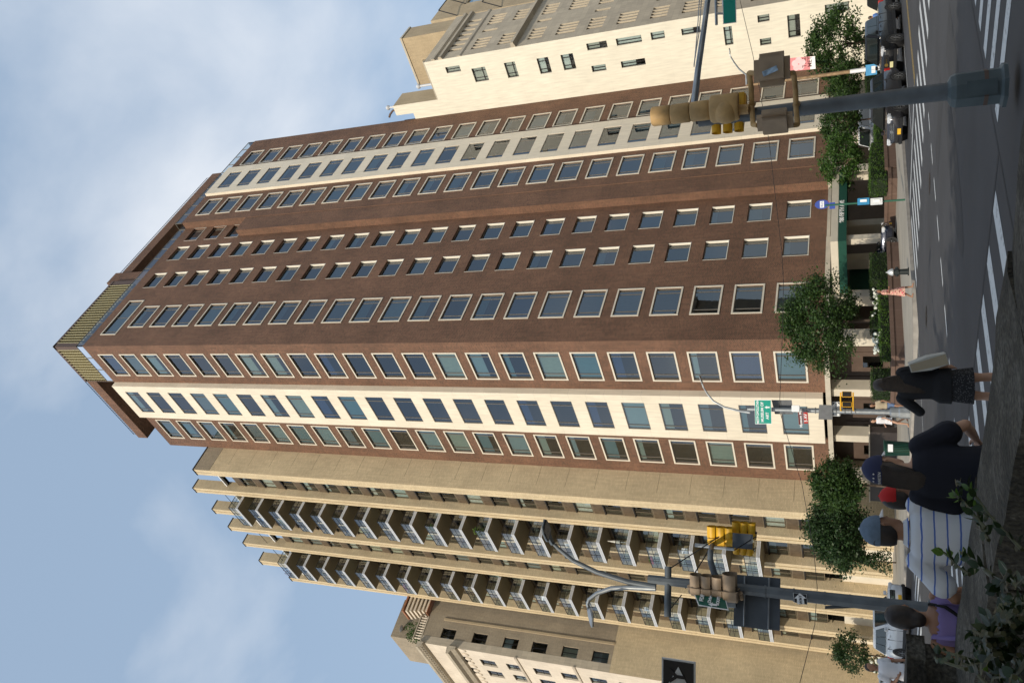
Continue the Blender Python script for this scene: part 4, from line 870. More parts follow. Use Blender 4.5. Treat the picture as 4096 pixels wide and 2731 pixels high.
def sighead(name, P, d, n, r, hs, mname, parent, visor=True, big=None, vis_len=.2, vis_m=None):
    """stack of n lamp sections downward from P (top), facing horizontal d; r half width, hs section height; optional bigger lower section"""
    d = Vector((d[0], d[1], 0)).normalized(); x = Vector((0,0,1)).cross(d); z = P.z; out = None
    secs = [(r, hs)]*n+([big] if big else [])
    for i, (rr, hh) in enumerate(secs):
        zc = z-hh/2; b = MB(); prof = []
        for a in range(-90, 91, 18): prof.append((math.sin(R(a))*rr, -math.cos(R(a))*rr*.95))
        prof += [(rr, rr*.25), (-rr, rr*.25)]
        b.rings([[Vector((P.x, P.y, zc+s*hh*.485))+x*u+d*v for u, v in (prof if abs(s) < 1 else [(q[0]*.9, q[1]*.9) for q in prof])] for s in (-1, -.85, .85, 1)])
        o = b.build('lamp_section' if out else name, mname, parent if not out else out, smooth=True); out = out or o
        c = Vector((P.x, P.y, zc))+d*rr*.25
        rl_ = rr*.82
        L1 = MB(); L1.rings([[c+x*math.cos(t)*rl_+Vector((0,0,1))*math.sin(t)*rl_+d*k for t in [2*math.pi*j/14 for j in range(14)]] for k in (.0, .02)]); L1.build('lens', 'lens_dark', out)
        if visor:
            V = MB(); arc = [R(-35+250*j/12) for j in range(13)]
            for rA, flip in ((rl_*1.03, 1), (rl_*.97, -1)):
                V.rings([[c+x*math.cos(t)*rA+Vector((0,0,1))*math.sin(t)*rA+d*k for t in arc] for k in (0, vis_len*rr/.13)], caps=False, closed=False)
            V.build('visor', vis_m or mname, out, smooth=True)
        z -= hh
    return out
def rbox(name, P, d, w_, h_, dp, mname, parent, bev=.04):
    d = Vector((d[0], d[1], 0)).normalized(); x = Vector((0,0,1)).cross(d); b = MB()
    b.rings([[P+x*sx*w_/2+Vector((0,0,1))*sz*h_/2+d*k for sx, sz in ((-1,-1),(1,-1),(1,1),(-1,1))] for k in (-dp/2, dp/2)])
    return b.build(name, mname, parent, bevel=bev)
# --- near signal pole on the park corner
D1 = 13.0; B = atd(4062, 335, D1); B.z = gz(B.x)+KR
sp = thing('signal_pole', 'blue green signal pole on the near kerb with tan signal heads seen from behind', 'signal pole', tuple(B))
Z0 = B.z
MB().lathe([(.30, 0), (.30, .05), (.245, .08), (.235, .60), (.21, .66), (.12, .70)], (B.x, B.y, Z0), 8).build('pole_base', 'pole_green', sp)
MB().box(B.x-.12-.13, B.y-.12-.13, Z0+.12, B.x-.12, B.y-.12, Z0+.5) if False else None
topz = atd(2790, 405, D1).z
MB().tube([(B.x, B.y, Z0+.6), (B.x, B.y, topz)], [.125, .095], 12).build('pole_shaft', 'pole_blue', sp, smooth=True)
bs = bpy.data.objects[[c.name for c in sp.children if c.name.startswith('pole_base')][0]]
dn = toward(B); P0 = Vector((B.x, B.y, Z0+.30))+dn*.232
plate('base_door', P0, dn, .20, .36, 'pole_green', bs, .02); MB().lathe([(.245, 0), (.245, .05)], (B.x, B.y, Z0+.22), 8).build('base_band', 'screen_frame', bs)
Dh = 12.6
pT, pBt = atd(2607, 468, Dh), atd(2842, 458, Dh); hs3 = (pT.z-pBt.z)/3; away = Vector((B.x, B.y, 0)).normalized()
sighead('signal_head', pT, away, 3, .145, hs3, 'signal_tan', sp, big=(.2, .42), visor=True)
pbig = atd(2905, 445, Dh); MB().ell(tuple(pbig-away*.05), .185, .185, .19, 16, 10).build('signal_dome', 'signal_tan', sp, smooth=True)
MB().tube([atd(2955, 440, Dh), atd(2995, 437, Dh)], .075, 12).build('bracket_hub', 'signal_tan', sp, smooth=True)
rtd = Vector((_rt.x, _rt.y, 0)).normalized()
pY = atd(2846, 480, Dh+.45); sighead('signal_head', pY, -rtd, 3, .10, .17, 'signal_yellow', sp, vis_len=.25)
rbox('signal_hood', atd(2968, 405, Dh+.3), rtd, .2, .13, .22, 'signal_yellow', sp, .02)
def pedbox(px0, px1, py0, py1, dd, dirv, parent, mname, dp=.26):
    a, b = atd(px0, (py0+py1)/2, dd), atd(px1, (py0+py1)/2, dd); l, r = atd((px0+px1)/2, py1, dd), atd((px0+px1)/2, py0, dd); c = (l+r)/2
    return rbox('pedestrian_signal', c, dirv, (l-r).length*.86, a.z-b.z, dp, mname, parent, .075)
pb1 = pedbox(3015, 3160, 198, 358, 12.2, Matrix.Rotation(R(12), 3, 'Z') @ away, sp, 'signal_brown', .2); pb2 = pedbox(3028, 3172, 420, 552, 12.2, Matrix.Rotation(R(-38), 3, 'Z') @ away, sp, 'signal_brown', .22)
pA = atd(3085, 262, 11.98); plate('paint_tag', atd(3080, 285, 12.05), toward(pA), .07, .2, 'tag_blue', pb1, .006, tilt=.3)
for xs in (3005, 3182):
    MB().tube([atd(xs-8, 292, 12.35), atd(xs, 360, 12.6), atd(xs+2, 425, 12.7), atd(xs+8, 500, 12.4)], .038, 10).build('bracket_arm', 'signal_tan', sp, smooth=True)
    MB().tube([atd(xs-8, 292, 12.35), atd(xs+(20 if xs < 3100 else -20), 294, 12.25)], .035, 8).build('bracket_elbow', 'signal_tan', sp, smooth=True); MB().tube([atd(xs+8, 500, 12.4), atd(xs+(26 if xs < 3100 else -14), 502, 12.3)], .035, 8).build('bracket_elbow', 'signal_tan', sp, smooth=True)
    MB().tube([atd(xs+2, 420, 12.7), atd(xs+6, 415, 13.0)], .05, 8).build('pole_clamp', 'signal_tan', sp, smooth=True)
MB().tube([atd(2775, 430, 12.95), atd(2792, 280, 13.3), atd(2815, 120, 13.7), atd(2840, -60, 14.2)], [.052, .048, .044, .04], 12).build('mast_arm', 'galvanised', sp, smooth=True)
for o_ in (0, 8): MB().tube([atd(2776, 268-o_, 13.25), atd(2790+o_, 120, 13.6), atd(2800+o_, -40, 14.0)], .008, 6).build('conduit', 'galvanised', sp)
MB().tube([atd(2866, 100, 13.4), atd(2862, -60, 13.7)], .022, 8).build('sign_arm', 'galvanised', sp, smooth=True)
a, b = atd(2916, 95, 13.4), atd(2914, -230, 13.4); dsg = toward(a)
ss = thing('street_sign', 'teal street name sign with numeral 5 hanging from the signal mast arm', 'street sign', tuple((a+b)/2))
po, x, z, d = plate('sign_blade', (a+b)/2, dsg, (a-b).length, (atd(2890, 50, 13.4)-atd(2943, 50, 13.4)).length, 'sign_teal', ss, .012, border='sign_white', tilt=R(-2))
signtext('5', a+x*((a-b).length*.27), x, z, d, .22, 'sign_white', po, bold=.008); signtext('Av', a+x*((a-b).length*.55), x, z, d, .18, 'sign_white', po, bold=.006)
MB().tube([atd(2866, 55, 13.4), atd(2892, 55, 13.4)], .018, 6).build('sign_hanger', 'galvanised', ss)

# --- left pole with lamps, big sign back, FDR sign
D2 = 17.0; Bz = atd(3560, 2420, D2); Bz.z = gz(Bz.x)
lp = thing('lamp_pole', 'blue grey octagonal lamp and signal pole carrying the FDR Drive sign', 'lamp post', tuple(Bz))
tp = atd(2590, 2375, D2); cxl, cyl = tp.x, tp.y; cxb, cyb = Bz.x, Bz.y
MB().lathe([(.30, 0), (.30, .1), (.22, .16), (.21, .75), (.17, .85)], (cxb, cyb, Bz.z), 8).build('pole_base', 'pole_blue', lp)
MB().tube([(cxb, cyb, Bz.z+.6), (cxb, cyb, tp.z)], [.135, .09], 8).build('pole_shaft', 'pole_blue', lp)
def pz(x_, y_, dd=D2): return atd(x_, y_, dd)
zp = 700/2195
def q6(x_, y_, dd=D2): return pz(2100+x_*zp, 2050+y_*zp, dd)
MB().tube([q6(1640,925), q6(1300,868), q6(900,742), q6(600,598), q6(420,450), q6(345,378)], [.06, .055, .05, .045, .04, .035], 10).build('lamp_arm', 'pole_blue', lp, smooth=True)
MB().tube([q6(1640,948), q6(1300,935), q6(1080,945), q6(900,1010), q6(800,1090), q6(785,1150), q6(805,1215)], [.055, .05, .048, .045, .042, .04, .035], 10).build('lamp_arm', 'galvanised', lp, smooth=True)
def lamp(P0, P1, w_, parent, m1='galvanised'):
    P0, P1 = Vector(P0), Vector(P1); dd = (P1-P0); u = dd.normalized(); s = u.cross(Vector((0,0,1))).normalized(); n_ = s.cross(u); b = MB()
    b.rings([[P0+dd*t+s*w_*k*a+n_*c for a, c in ((-1,-.02),(1,-.02),(1,.03*kk),(-1,.03*kk))] for t, k, kk in ((0,.28,1.4),(.35,.35,1.6),(.42,.9,1),(.6,1,.8),(.85,.95,.6),(1,.6,.4))]); o = b.build('lamp_head', m1, parent, bevel=.006)
    MB().rings([[P0+dd*t+s*w_*.75*a+n_*c for a, c in ((-1,-.032),(1,-.032),(1,-.02),(-1,-.02))] for t in (.48, .92)]).build('lamp_lens', 'lens_dark', o)
lamp(q6(350,385), q6(225,135,D2-.9), .17, lp, 'pole_blue'); lamp(q6(803,1205), q6(845,1372,D2-.7), .15, lp)
MB().tube([q6(1795,672), q6(1790,1302)], .07, 10).build('cross_pipe', 'pole_blue', lp, smooth=True)
c2 = 500/1307
def q7(x_, y_, dd=D2): return pz(2600+x_*c2, 1900+y_*c2, dd)
MB().tube([q7(830,1290), q7(730,1160), q7(670,1020), q7(630,880), q7(632,800), q7(650,720,D2+.6)], [.075, .07, .065, .06, .055, .05], 10).build('signal_arm', 'pole_blue', lp, smooth=True)
MB().tube([q7(470,728,D2+.6), q7(880,770,D2+.6)], .04, 8).build('signal_bar', 'galvanised', lp, smooth=True)
for a, b in (((205,975),(850,560)), ((370,1180),(610,790)), ((210,1400),(330,1250)), ((885,780),(1110,640))): MB().tube([q7(*a), q7(*b, D2+.6)], .012, 6).build('guy_wire', 'cable', lp)
rt2 = rtd
t_, b_ = q7(610,660,D2+.6), q7(880,690,D2+.6); sighead('signal_head', t_, rt2, 3, .135, (t_.z-b_.z)/3, 'signal_yellow', lp, vis_len=.22)
t_, b_ = q7(868,600,D2+.8), q7(1112,625,D2+.8); sighead('signal_head', t_, rt2, 3, .12, (t_.z-b_.z)/3, 'signal_yellow', lp, vis_len=.22)
t_, b_ = q7(880,735,D2+1), q7(1085,750,D2+1); sighead('signal_head', t_, -rt2, 3, .11, (t_.z-b_.z)/3, 'signal_yellow', lp, vis_len=.16)
pc = q7(968, 688, D2+.45); plate('signal_back_plate', pc, toward(pc), .30, .40, 'sign_back', lp, .02)
t_, b_ = q7(430,1175,D2-.25), q7(770,1205,D2-.25); sighead('signal_head', t_, rt2, 3, .155, (t_.z-b_.z)/3, 'signal_brown', lp, big=(.20, (t_.z-b_.z)*.46), vis_len=.2)
for a in ((410,1160),(945,1230)): MB().tube([q7(a[0],a[1],D2-.25), q7(a[0]+15,a[1]+60,D2-.1)], .045, 8).build('bracket_arm', 'signal_brown', lp, smooth=True)
MB().lathe([(.15,0),(.15,.25)], tuple(q7(850,1300)-Vector((0,0,.1))), 10).build('pole_clamp', 'pole_blue', lp)
c3 = 650/2119
def q8(x_, y_, dd=D2): return pz(2650+x_*c3, 2250+y_*c3, dd)
def qplate(name, pts, mname, parent, th=.015, border=None, tsc=.06):
    """sign given by its four photo corners (tl,tr,br,bl upright) taken on one plane of distance"""
    c = sum(pts, Vector())/4; n = (pts[1]-pts[0]).cross(pts[3]-pts[0]).normalized()
    if n.dot(c-CAM) > 0: n = -n
    o = MB().rings([[p-n*th/2 for p in pts], [p+n*th/2 for p in pts]]).build(name, border or mname, parent)
    if border: MB().rings([[c+(p-c)*(1-tsc)+n*k for p in pts] for k in (th/2-.001, th/2+.003)]).build('sign_face', mname, o)
    x = ((pts[1]-pts[0])+(pts[2]-pts[3])).normalized(); z = n.cross(x); return o, c, x, z, n
# FDR sign faces a little to the right: near edge at left
o, c, x, z, n = qplate('sign_panel', [q8(468,552,16.5), q8(393,360,16.75), q8(808,408,16.75), q8(862,615,16.5)], 'sign_green', lp, border='sign_white'); 
up_ = (q8(430,456,16.6)-q8(835,511,16.6)).normalized(); x = (x-up_*x.dot(up_)).normalized(); z = up_
for s, px_, py_, sz in (('FDR', 517, 448, .105), ('Drive', 622, 465, .085), ('SOUTH', 730, 482, .078)):
    signtext(s, q8(px_, py_+12, 16.6), x, z, n, sz, 'sign_white', o, bold=.004, off=.02)
arrow(q8(655, 556, 16.5), x, z, n, .17, R(90), 'sign_white', o, off=.03)
o, c, x, z, n = qplate('sign_back', [q8(925,820,17.15), q8(945,150,17.15), q8(1538,200,17.15), q8(1530,885,17.15)], 'sign_back', lp)
for a, b in (((1062,825),(1075,170)), ((1382,860),(1392,195))): MB().tube([q8(*a,17.08), q8(*b,17.08)], .018, 6).build('sign_rib', 'galvanised', o)
o, c, x, z, n = qplate('one_way_sign', [q8(1718,515,16.85), q8(1703,388,16.85), q8(1878,408,16.85), q8(1890,545,16.85)], 'sign_black', lp, border='sign_white', tsc=.05)
arrow(q8(1798, 466, 16.84), x, z, n, .20, 0, 'sign_white', o, off=.02, shaft=.62, head=1.1); signtext('WAY', q8(1802, 482, 16.84), x, z, n, .075, 'sign_black', o, off=.026)
qplate('sign_back', [q8(2119,600,17), q8(2119,560,17), pz(3443,2430), pz(3440,2412)], 'sign_back', lp)
for xx in (2780, 3060, 3175, 3300, 3400):
    p = pz(xx, 2420); MB().lathe([(.128,-.015),(.128,.015)], (cxb, cyb, p.z), 8).build('pole_band', 'pole_blue', lp)

# --- far corner pole with the museum signs
D3 = 43.4; B3 = atd(3640, 1650, D3); B3.z = KR
cp = thing('corner_pole', 'galvanised corner pole carrying the green museum sign and one way signs', 'sign pole', tuple(B3)); x3, y3 = B3.x, B3.y; tw = toward(B3); rr3 = Vector((0,0,1)).cross(tw)
MB().lathe([(.30,0),(.29,.45),(.25,.5),(.25,.82),(.2,.86),(.14,.9)], (x3, y3, KR), 8).build('pole_base', 'galvanised', cp)
zt3 = atd(2990, 1650, D3).z; MB().tube([(x3,y3,KR+.8),(x3,y3,zt3)], [.14,.105], 12).build('pole_shaft', 'galvanised', cp, smooth=True)
r7 = 900/1882
MB().tube([atd(3000,1648,D3), atd(2500+950*r7,1200+925*r7,D3), atd(2500+830*r7,1200+895*r7,D3), atd(2500+740*r7,1200+845*r7,D3), atd(2500+690*r7,1200+785*r7,D3), atd(2500+660*r7,1200+735*r7,D3)], [.09,.06,.055,.05,.045,.04], 8).build('lamp_arm', 'galvanised', cp, smooth=True)
lamp(atd(2500+660*r7,1200+735*r7,D3), atd(2500+622*r7,1200+628*r7,D3), .2, cp)
s8 = 400/2352
def q9(x_, y_, dd=D3-.35): return atd(2950+x_*s8, 1550+y_*s8, dd)
o, c, x, z, n = qplate('museum_sign', [q9(415,855), q9(400,285), q9(790,285), q9(805,855)], 'sign_teal', cp, border='sign_white', tsc=.045)
for s, px_, py_, sz in (('METROPOLITAN', 478, 570, .165), ('MUSEUM OF', 585, 570, .185), ('ART', 705, 660, .19)): signtext(s, q9(px_, py_), x, z, n, sz, 'sign_white', o, off=.02, bold=.006)
arrow(q9(697, 462), x, z, n, .25, R(90), 'sign_white', o, off=.022)
qplate('sign_back', [q9(880,620,D3+.2), q9(800,290,D3+.2), q9(1275,290,D3+.2), q9(1310,625,D3+.2)], 'sign_grey_back', cp)
rbox('control_box', q9(1370,490), tw, .33, .38, .22, 'sign_white', cp, .02)
o, c, x, z, n = qplate('avenue_sign', [q9(1440,875), q9(1415,560), q9(1525,550), q9(1545,870)], 'sign_brown', cp, border='sign_white', tsc=.03); signtext('Museum Mile', q9(1487,715), x, z, n, .17, 'sign_white', o, off=.018, bold=.004)
o, c, x, z, n = qplate('avenue_sign', [q9(1565,845), q9(1548,580), q9(1645,575), q9(1662,840)], 'sign_red', cp); signtext('5 AV', q9(1605,710), x, z, n, .2, 'sign_white', o, off=.018, bold=.006)
qplate('sign_back', [q9(1905,745,D3-.2), q9(1920,400,D3-.2), q9(2225,410,D3-.2), q9(2235,750,D3-.2)], 'sign_grey_back', cp)
p4 = 450/1411
def q10(x_, y_, dd=D3-.3): return atd(3250+x_*p4, 1250+y_*p4, dd)
o, c, x, z, n = qplate('one_way_sign', [q10(252,1295,D3+.16), q10(252,1118,D3+.16), q10(342,1118,D3+.16), q10(348,1295,D3+.16)], 'sign_black', cp, border='sign_white')
arrow(q10(300,1205,D3+.16), x, z, n, .74, 0, 'sign_white', o, off=.02, shaft=.36, head=.85); signtext('WAY', q10(298,1175,D3+.16), x, z, n, .14, 'sign_black', o, off=.026)
for y0_, y1_ in ((988,1060), (1118,1185)):
    pc = q10(430, (y0_+y1_)/2); po = rbox('pedestrian_signal', pc, tw, (q10(430,y0_)-q10(430,y1_)).length, q10(370,1050).z-q10(497,1050).z, .2, 'signal_yellow', cp, .02)
    plate('signal_face', pc+tw*.105, tw, (q10(430,y0_)-q10(430,y1_)).length*.84, (q10(370,1050).z-q10(497,1050).z)*.86, 'lens_dark', po, .01)
for px_ in (352, 510): MB().tube([q10(px_,1000), q10(px_,1215), q10(px_+10,1240,D3)], .035, 8).build('bracket_arm', 'signal_yellow', cp, smooth=True)
for px_ in (3180,3225,3262,3345,3380,3405,3422): p = atd(px_,1650,D3); MB().lathe([(.155,-.02),(.155,.02)], (x3,y3,p.z), 10).build('pole_band', 'sign_grey_back', cp)
# --- bus stop, hydrant, litter bin, banner pole
D4 = 46.25; B4 = atd(3621, 799, D4); B4.z = KR; bp_ = thing('bus_stop_pole', 'green bus stop pole with blue round sign and timetable boxes', 'bus stop', tuple(B4)); tw4 = toward(B4)
MB().tube([(B4.x,B4.y,KR),(B4.x,B4.y,atd(3300,820,D4).z)], .05, 8).build('pole_shaft', 'pole_paint_green', bp_)
def ovalsign(P, d, rw, rh, mname, parent, name, off=0.):
    x = Vector((0,0,1)).cross(d); f = [[P+d*(k+off)+x*math.cos(t)*rw+Vector((0,0,1))*math.sin(t)*rh for t in [2*math.pi*j/20 for j in range(20)]] for k in (-.01,.01)]; return MB().rings(f).build(name, mname, parent)
c = atd(3288, 818, D4); o = ovalsign(c, tw4, .24, .36, 'sign_blue', bp_, 'bus_sign'); plate('sign_band', c+tw4*.015, tw4, .34, .20, 'sign_white', o, .006)
signtext('BUS', c+tw4*.02, Vector((0,0,1)).cross(tw4), Vector((0,0,1)), tw4, .16, 'sign_blue', o, off=.006)
plate('sign_tip', atd(3311, 816, D4), tw4, .3, .12, 'sign_red', bp_, .015); o, x, z, d = plate('route_plate', atd(3329, 823, D4), tw4, .34, .28, 'sign_blue', bp_, .015)
for za, zb_, mm in ((3430, 3478, 'sign_lightblue'), (3482, 3530, 'sign_white')):
    a, b = atd(za, 806, D4-.1), atd(zb_, 806, D4-.1); o = rbox('timetable_box', (a+b)/2, Matrix.Rotation(R(25),3,'Z') @ tw4, .30, a.z-b.z, .2, mm, bp_, .01); plate('timetable', (a+b)/2+tw4*.12, tw4, .2, (a.z-b.z)*.55, 'sign_white', o, .006)
B5 = atd(3636, 1086, 42.9); B5.z = KR; hy = thing('fire_hydrant', 'black fire hydrant with a silver bonnet on the corner pavement', 'hydrant', tuple(B5)); pm('hydrant_black', (.02, .026, .026), .5, .3, var=.2); pm('hydrant_silver', (.55, .56, .56), .4, .5, var=.15)
hx, hy_ = B5.x, B5.y
MB().lathe([(.19,0),(.19,.05),(.14,.06),(.13,.40),(.165,.43),(.165,.60),(.13,.64),(.13,.68)], (hx,hy_,KR), 14).build('barrel', 'hydrant_black', hy, smooth=True); MB().lathe([(.17,.68),(.175,.74),(.13,.84),(.07,.92),(.03,.94),(.03,1.0)], (hx,hy_,KR), 14).build('bonnet', 'hydrant_silver', hy, smooth=True)
for v in (rr3, -rr3*.9, tw): MB().tube([Vector((hx,hy_,KR+.52))+v*.1, Vector((hx,hy_,KR+.52))+v*.24], .07, 10).build('nozzle', 'hydrant_black', hy, smooth=True)
B6 = atd(3648, 1795, 43.5); B6.z = KR; lb = thing('litter_bin', 'green slatted litter bin by the corner pole', 'bin', tuple(B6)); pm('bin_green', (.010, .060, .042), .5, .3, var=.1)
MB().lathe([(.30,.05),(.34,1.05)], (B6.x,B6.y,KR), 20).build('liner', 'inner_dark', lb); tw6 = toward(B6)
for i in range(26):
    a = 2*math.pi*i/26; MB().bar((B6.x+.32*math.cos(a), B6.y+.32*math.sin(a), KR+.04), (B6.x+.365*math.cos(a), B6.y+.365*math.sin(a), KR+1.08), .045, .012).build('slat', 'bin_green', lb)
MB().lathe([(.37,1.06),(.40,1.10),(.40,1.16),(.34,1.18)], (B6.x,B6.y,KR), 20, caps=False).build('rim', 'bin_green', lb, smooth=True); plate('notice', Vector((B6.x,B6.y,KR+.88))+tw6*.38, tw6, .36, .22, 'sign_white', lb, .008)
D7 = 58.1; B7 = atd(3592, 262, D7); B7.z = KR; bn = thing('banner_pole', 'pale street lamp pole carrying a pink museum banner', 'lamp post', tuple(B7)); tw7 = toward(B7); rr7 = Vector((0,0,1)).cross(tw7)
pm('pole_rust', (.30, .20, .11), .7, .2, var=.4, scale=4)
MB().tube([(B7.x,B7.y,KR),(B7.x,B7.y,atd(3400,285,D7).z)], [.16,.13], 10).build('pole_lower', 'sign_white', bn, smooth=True); MB().tube([(B7.x,B7.y,atd(3400,285,D7).z),(B7.x,B7.y,atd(2985,330,D7).z)], [.125,.09], 10).build('pole_upper', 'pole_rust', bn, smooth=True)
def q11(x_, y_, dd=D7): return atd(2700+x_*z4, y_*z4, dd)
MB().tube([Vector((B7.x,B7.y,q11(1030,1085).z)), q11(1030,1085), q11(930,1005), q11(855,905), q11(805,820)], [.07,.06,.05,.045,.04], 8).build('lamp_arm', 'galvanised', bn, smooth=True); lamp(q11(805,825), q11(785,700), .2, bn)
o, c, x, z, n = qplate('banner', [q11(1600,1045), q11(1600,850), q11(2025,815), q11(2038,1000)], 'pink_banner', bn, .01)
MB().rings([[p+n*k for p in (q11(1958,1008), q11(1950,825), q11(2025,815), q11(2036,1000))] for k in (.004,.012)]).build('banner_foot', 'sign_white', o)
signtext('THE\nMET', q11(1915,985)+x*.35, x, z, n, .34, 'sign_brown', o, off=.02, bold=.004); pm('petal_pink', (.80, .55, .55), .8, var=.1)
for k in range(5):
    a = 2*math.pi*k/5; cc_ = q11(1790,930)+x*math.cos(a)*.24+z*math.sin(a)*.24; f = [[cc_+n*kk+(x*math.cos(t)*.2+z*math.sin(t)*.2) for t in [2*math.pi*j/14 for j in range(14)]] for kk in (.004+.003*k,.012+.003*k)]; MB().rings(f).build('printed_petal', 'petal_pink', o)
# blue street notice
pc = atd(3475+10, 280, 55.5); bo = thing('street_notice', 'light blue notice board standing by the kerb behind the pickup', 'sign', (pc.x, pc.y, KR)); plate('notice_panel', pc, toward(pc), .62, .62, 'sign_lightblue', bo, .03); MB().tube([(pc.x,pc.y,KR),(pc.x,pc.y,pc.z)], .03, 6).build('post', 'galvanised', bo)
plate('notice_text', pc+toward(pc)*.02-Vector((0,0,.12)), toward(pc), .4, .22, 'sign_white', bo, .01)
# near one-way sign at the frame edge
dw = 6.6; s4 = 1000/1521
def q12(x_, y_, dd=dw): return atd(2000+x_*s4, 1700+y_*s4, dd)
ow = thing('one_way_sign', 'large black one way sign with a white arrow beside the stone wall', 'sign', (q12(1100,1640).x, q12(1100,1640).y, gz(3)+KR))
hA = q12(985,1408); hB = q12(1190,1440); cS = (hA+hB)/2; dS = turn2 = Matrix.Rotation(R(-18), 3, 'Z') @ toward(cS); xS = Vector((0,0,1)).cross(dS); cC = cS-xS*.46
o, ax_, zx, n = plate('sign_panel', cC, dS, .92, hA.z-hB.z, 'sign_black', ow, .012, border='sign_white')
arrow(cC, ax_, zx, n, .82, 0, 'sign_white', o, off=.013, shaft=.20, head=.31, hb=.22); signtext('ONE WAY', cC+ax_*.02, ax_, zx, n, .155, 'sign_black', o, off=.018, bold=.004)
pcx = cC-n*.05; MB().tube([(pcx.x,pcx.y,.3),(pcx.x,pcx.y,pcx.z+.4)], .03, 8).build('post', 'pole_blue', ow)
# overhead cables
def cable(label, pts): 
    P = [atd(a, b, dd) for a, b, dd in pts]; o = MB().tube(P, .014, 6).build('overhead_cable', 'cable'); tag(o, label, 'cable', 'overhead cables')
cable('thin overhead cable running from the corner pole past the brown tower', [(3117,1655,D3), (3131,1296,44.5), (3134,1130,45), (3127,1004,45.5), (3076,562,47), (3011,218,48.5), (2950,-40,50)])
cable('thin overhead cable running from the corner pole past the cream tower', [(3122,1655,D3), (3208,1936,42), (3255,2200,41), (3269,2349,40.5), (3259,2498,40), (3199,2731,39.5), (3150,2860,39)])

# ------------------------------------------------------------------ vehicles
pm('paint_grey', (.060, .058, .066), .28, .75, var=.03, coat=1); pm('paint_black', (.005, .006, .008), .25, 0, var=0, coat=.6); pm('paint_white', (.62, .64, .66), .3, 0, var=.02, coat=1); pm('paint_navy', (.010, .014, .030), .2, .4, var=0, coat=1)
pm('tyre', (.018, .018, .018), .9, var=.2); pm('rim_alloy', (.35, .36, .37), .35, .8, var=.1); pm('rim_rusty', (.30, .25, .19), .45, .7, var=.2, scale=8); pm('chrome', (.75, .76, .78), .12, 1, var=0); pm('trim_black', (.012, .012, .013), .5, var=0); pm('plate_yellow', (.72, .42, .03), .55, var=.1); pm('plate_cream', (.70, .66, .36), .55, var=.1); pm('lamp_glass', (.65, .68, .72), .08, .2, var=.3, scale=20, coat=1); pm('tail_red', (.45, .012, .01), .2, var=.1, coat=1); pm('car_glass', (.012, .018, .018), .04, 0, var=0, spec=.8); pm('gold_badge', (.62, .42, .12), .3, .8, var=0)
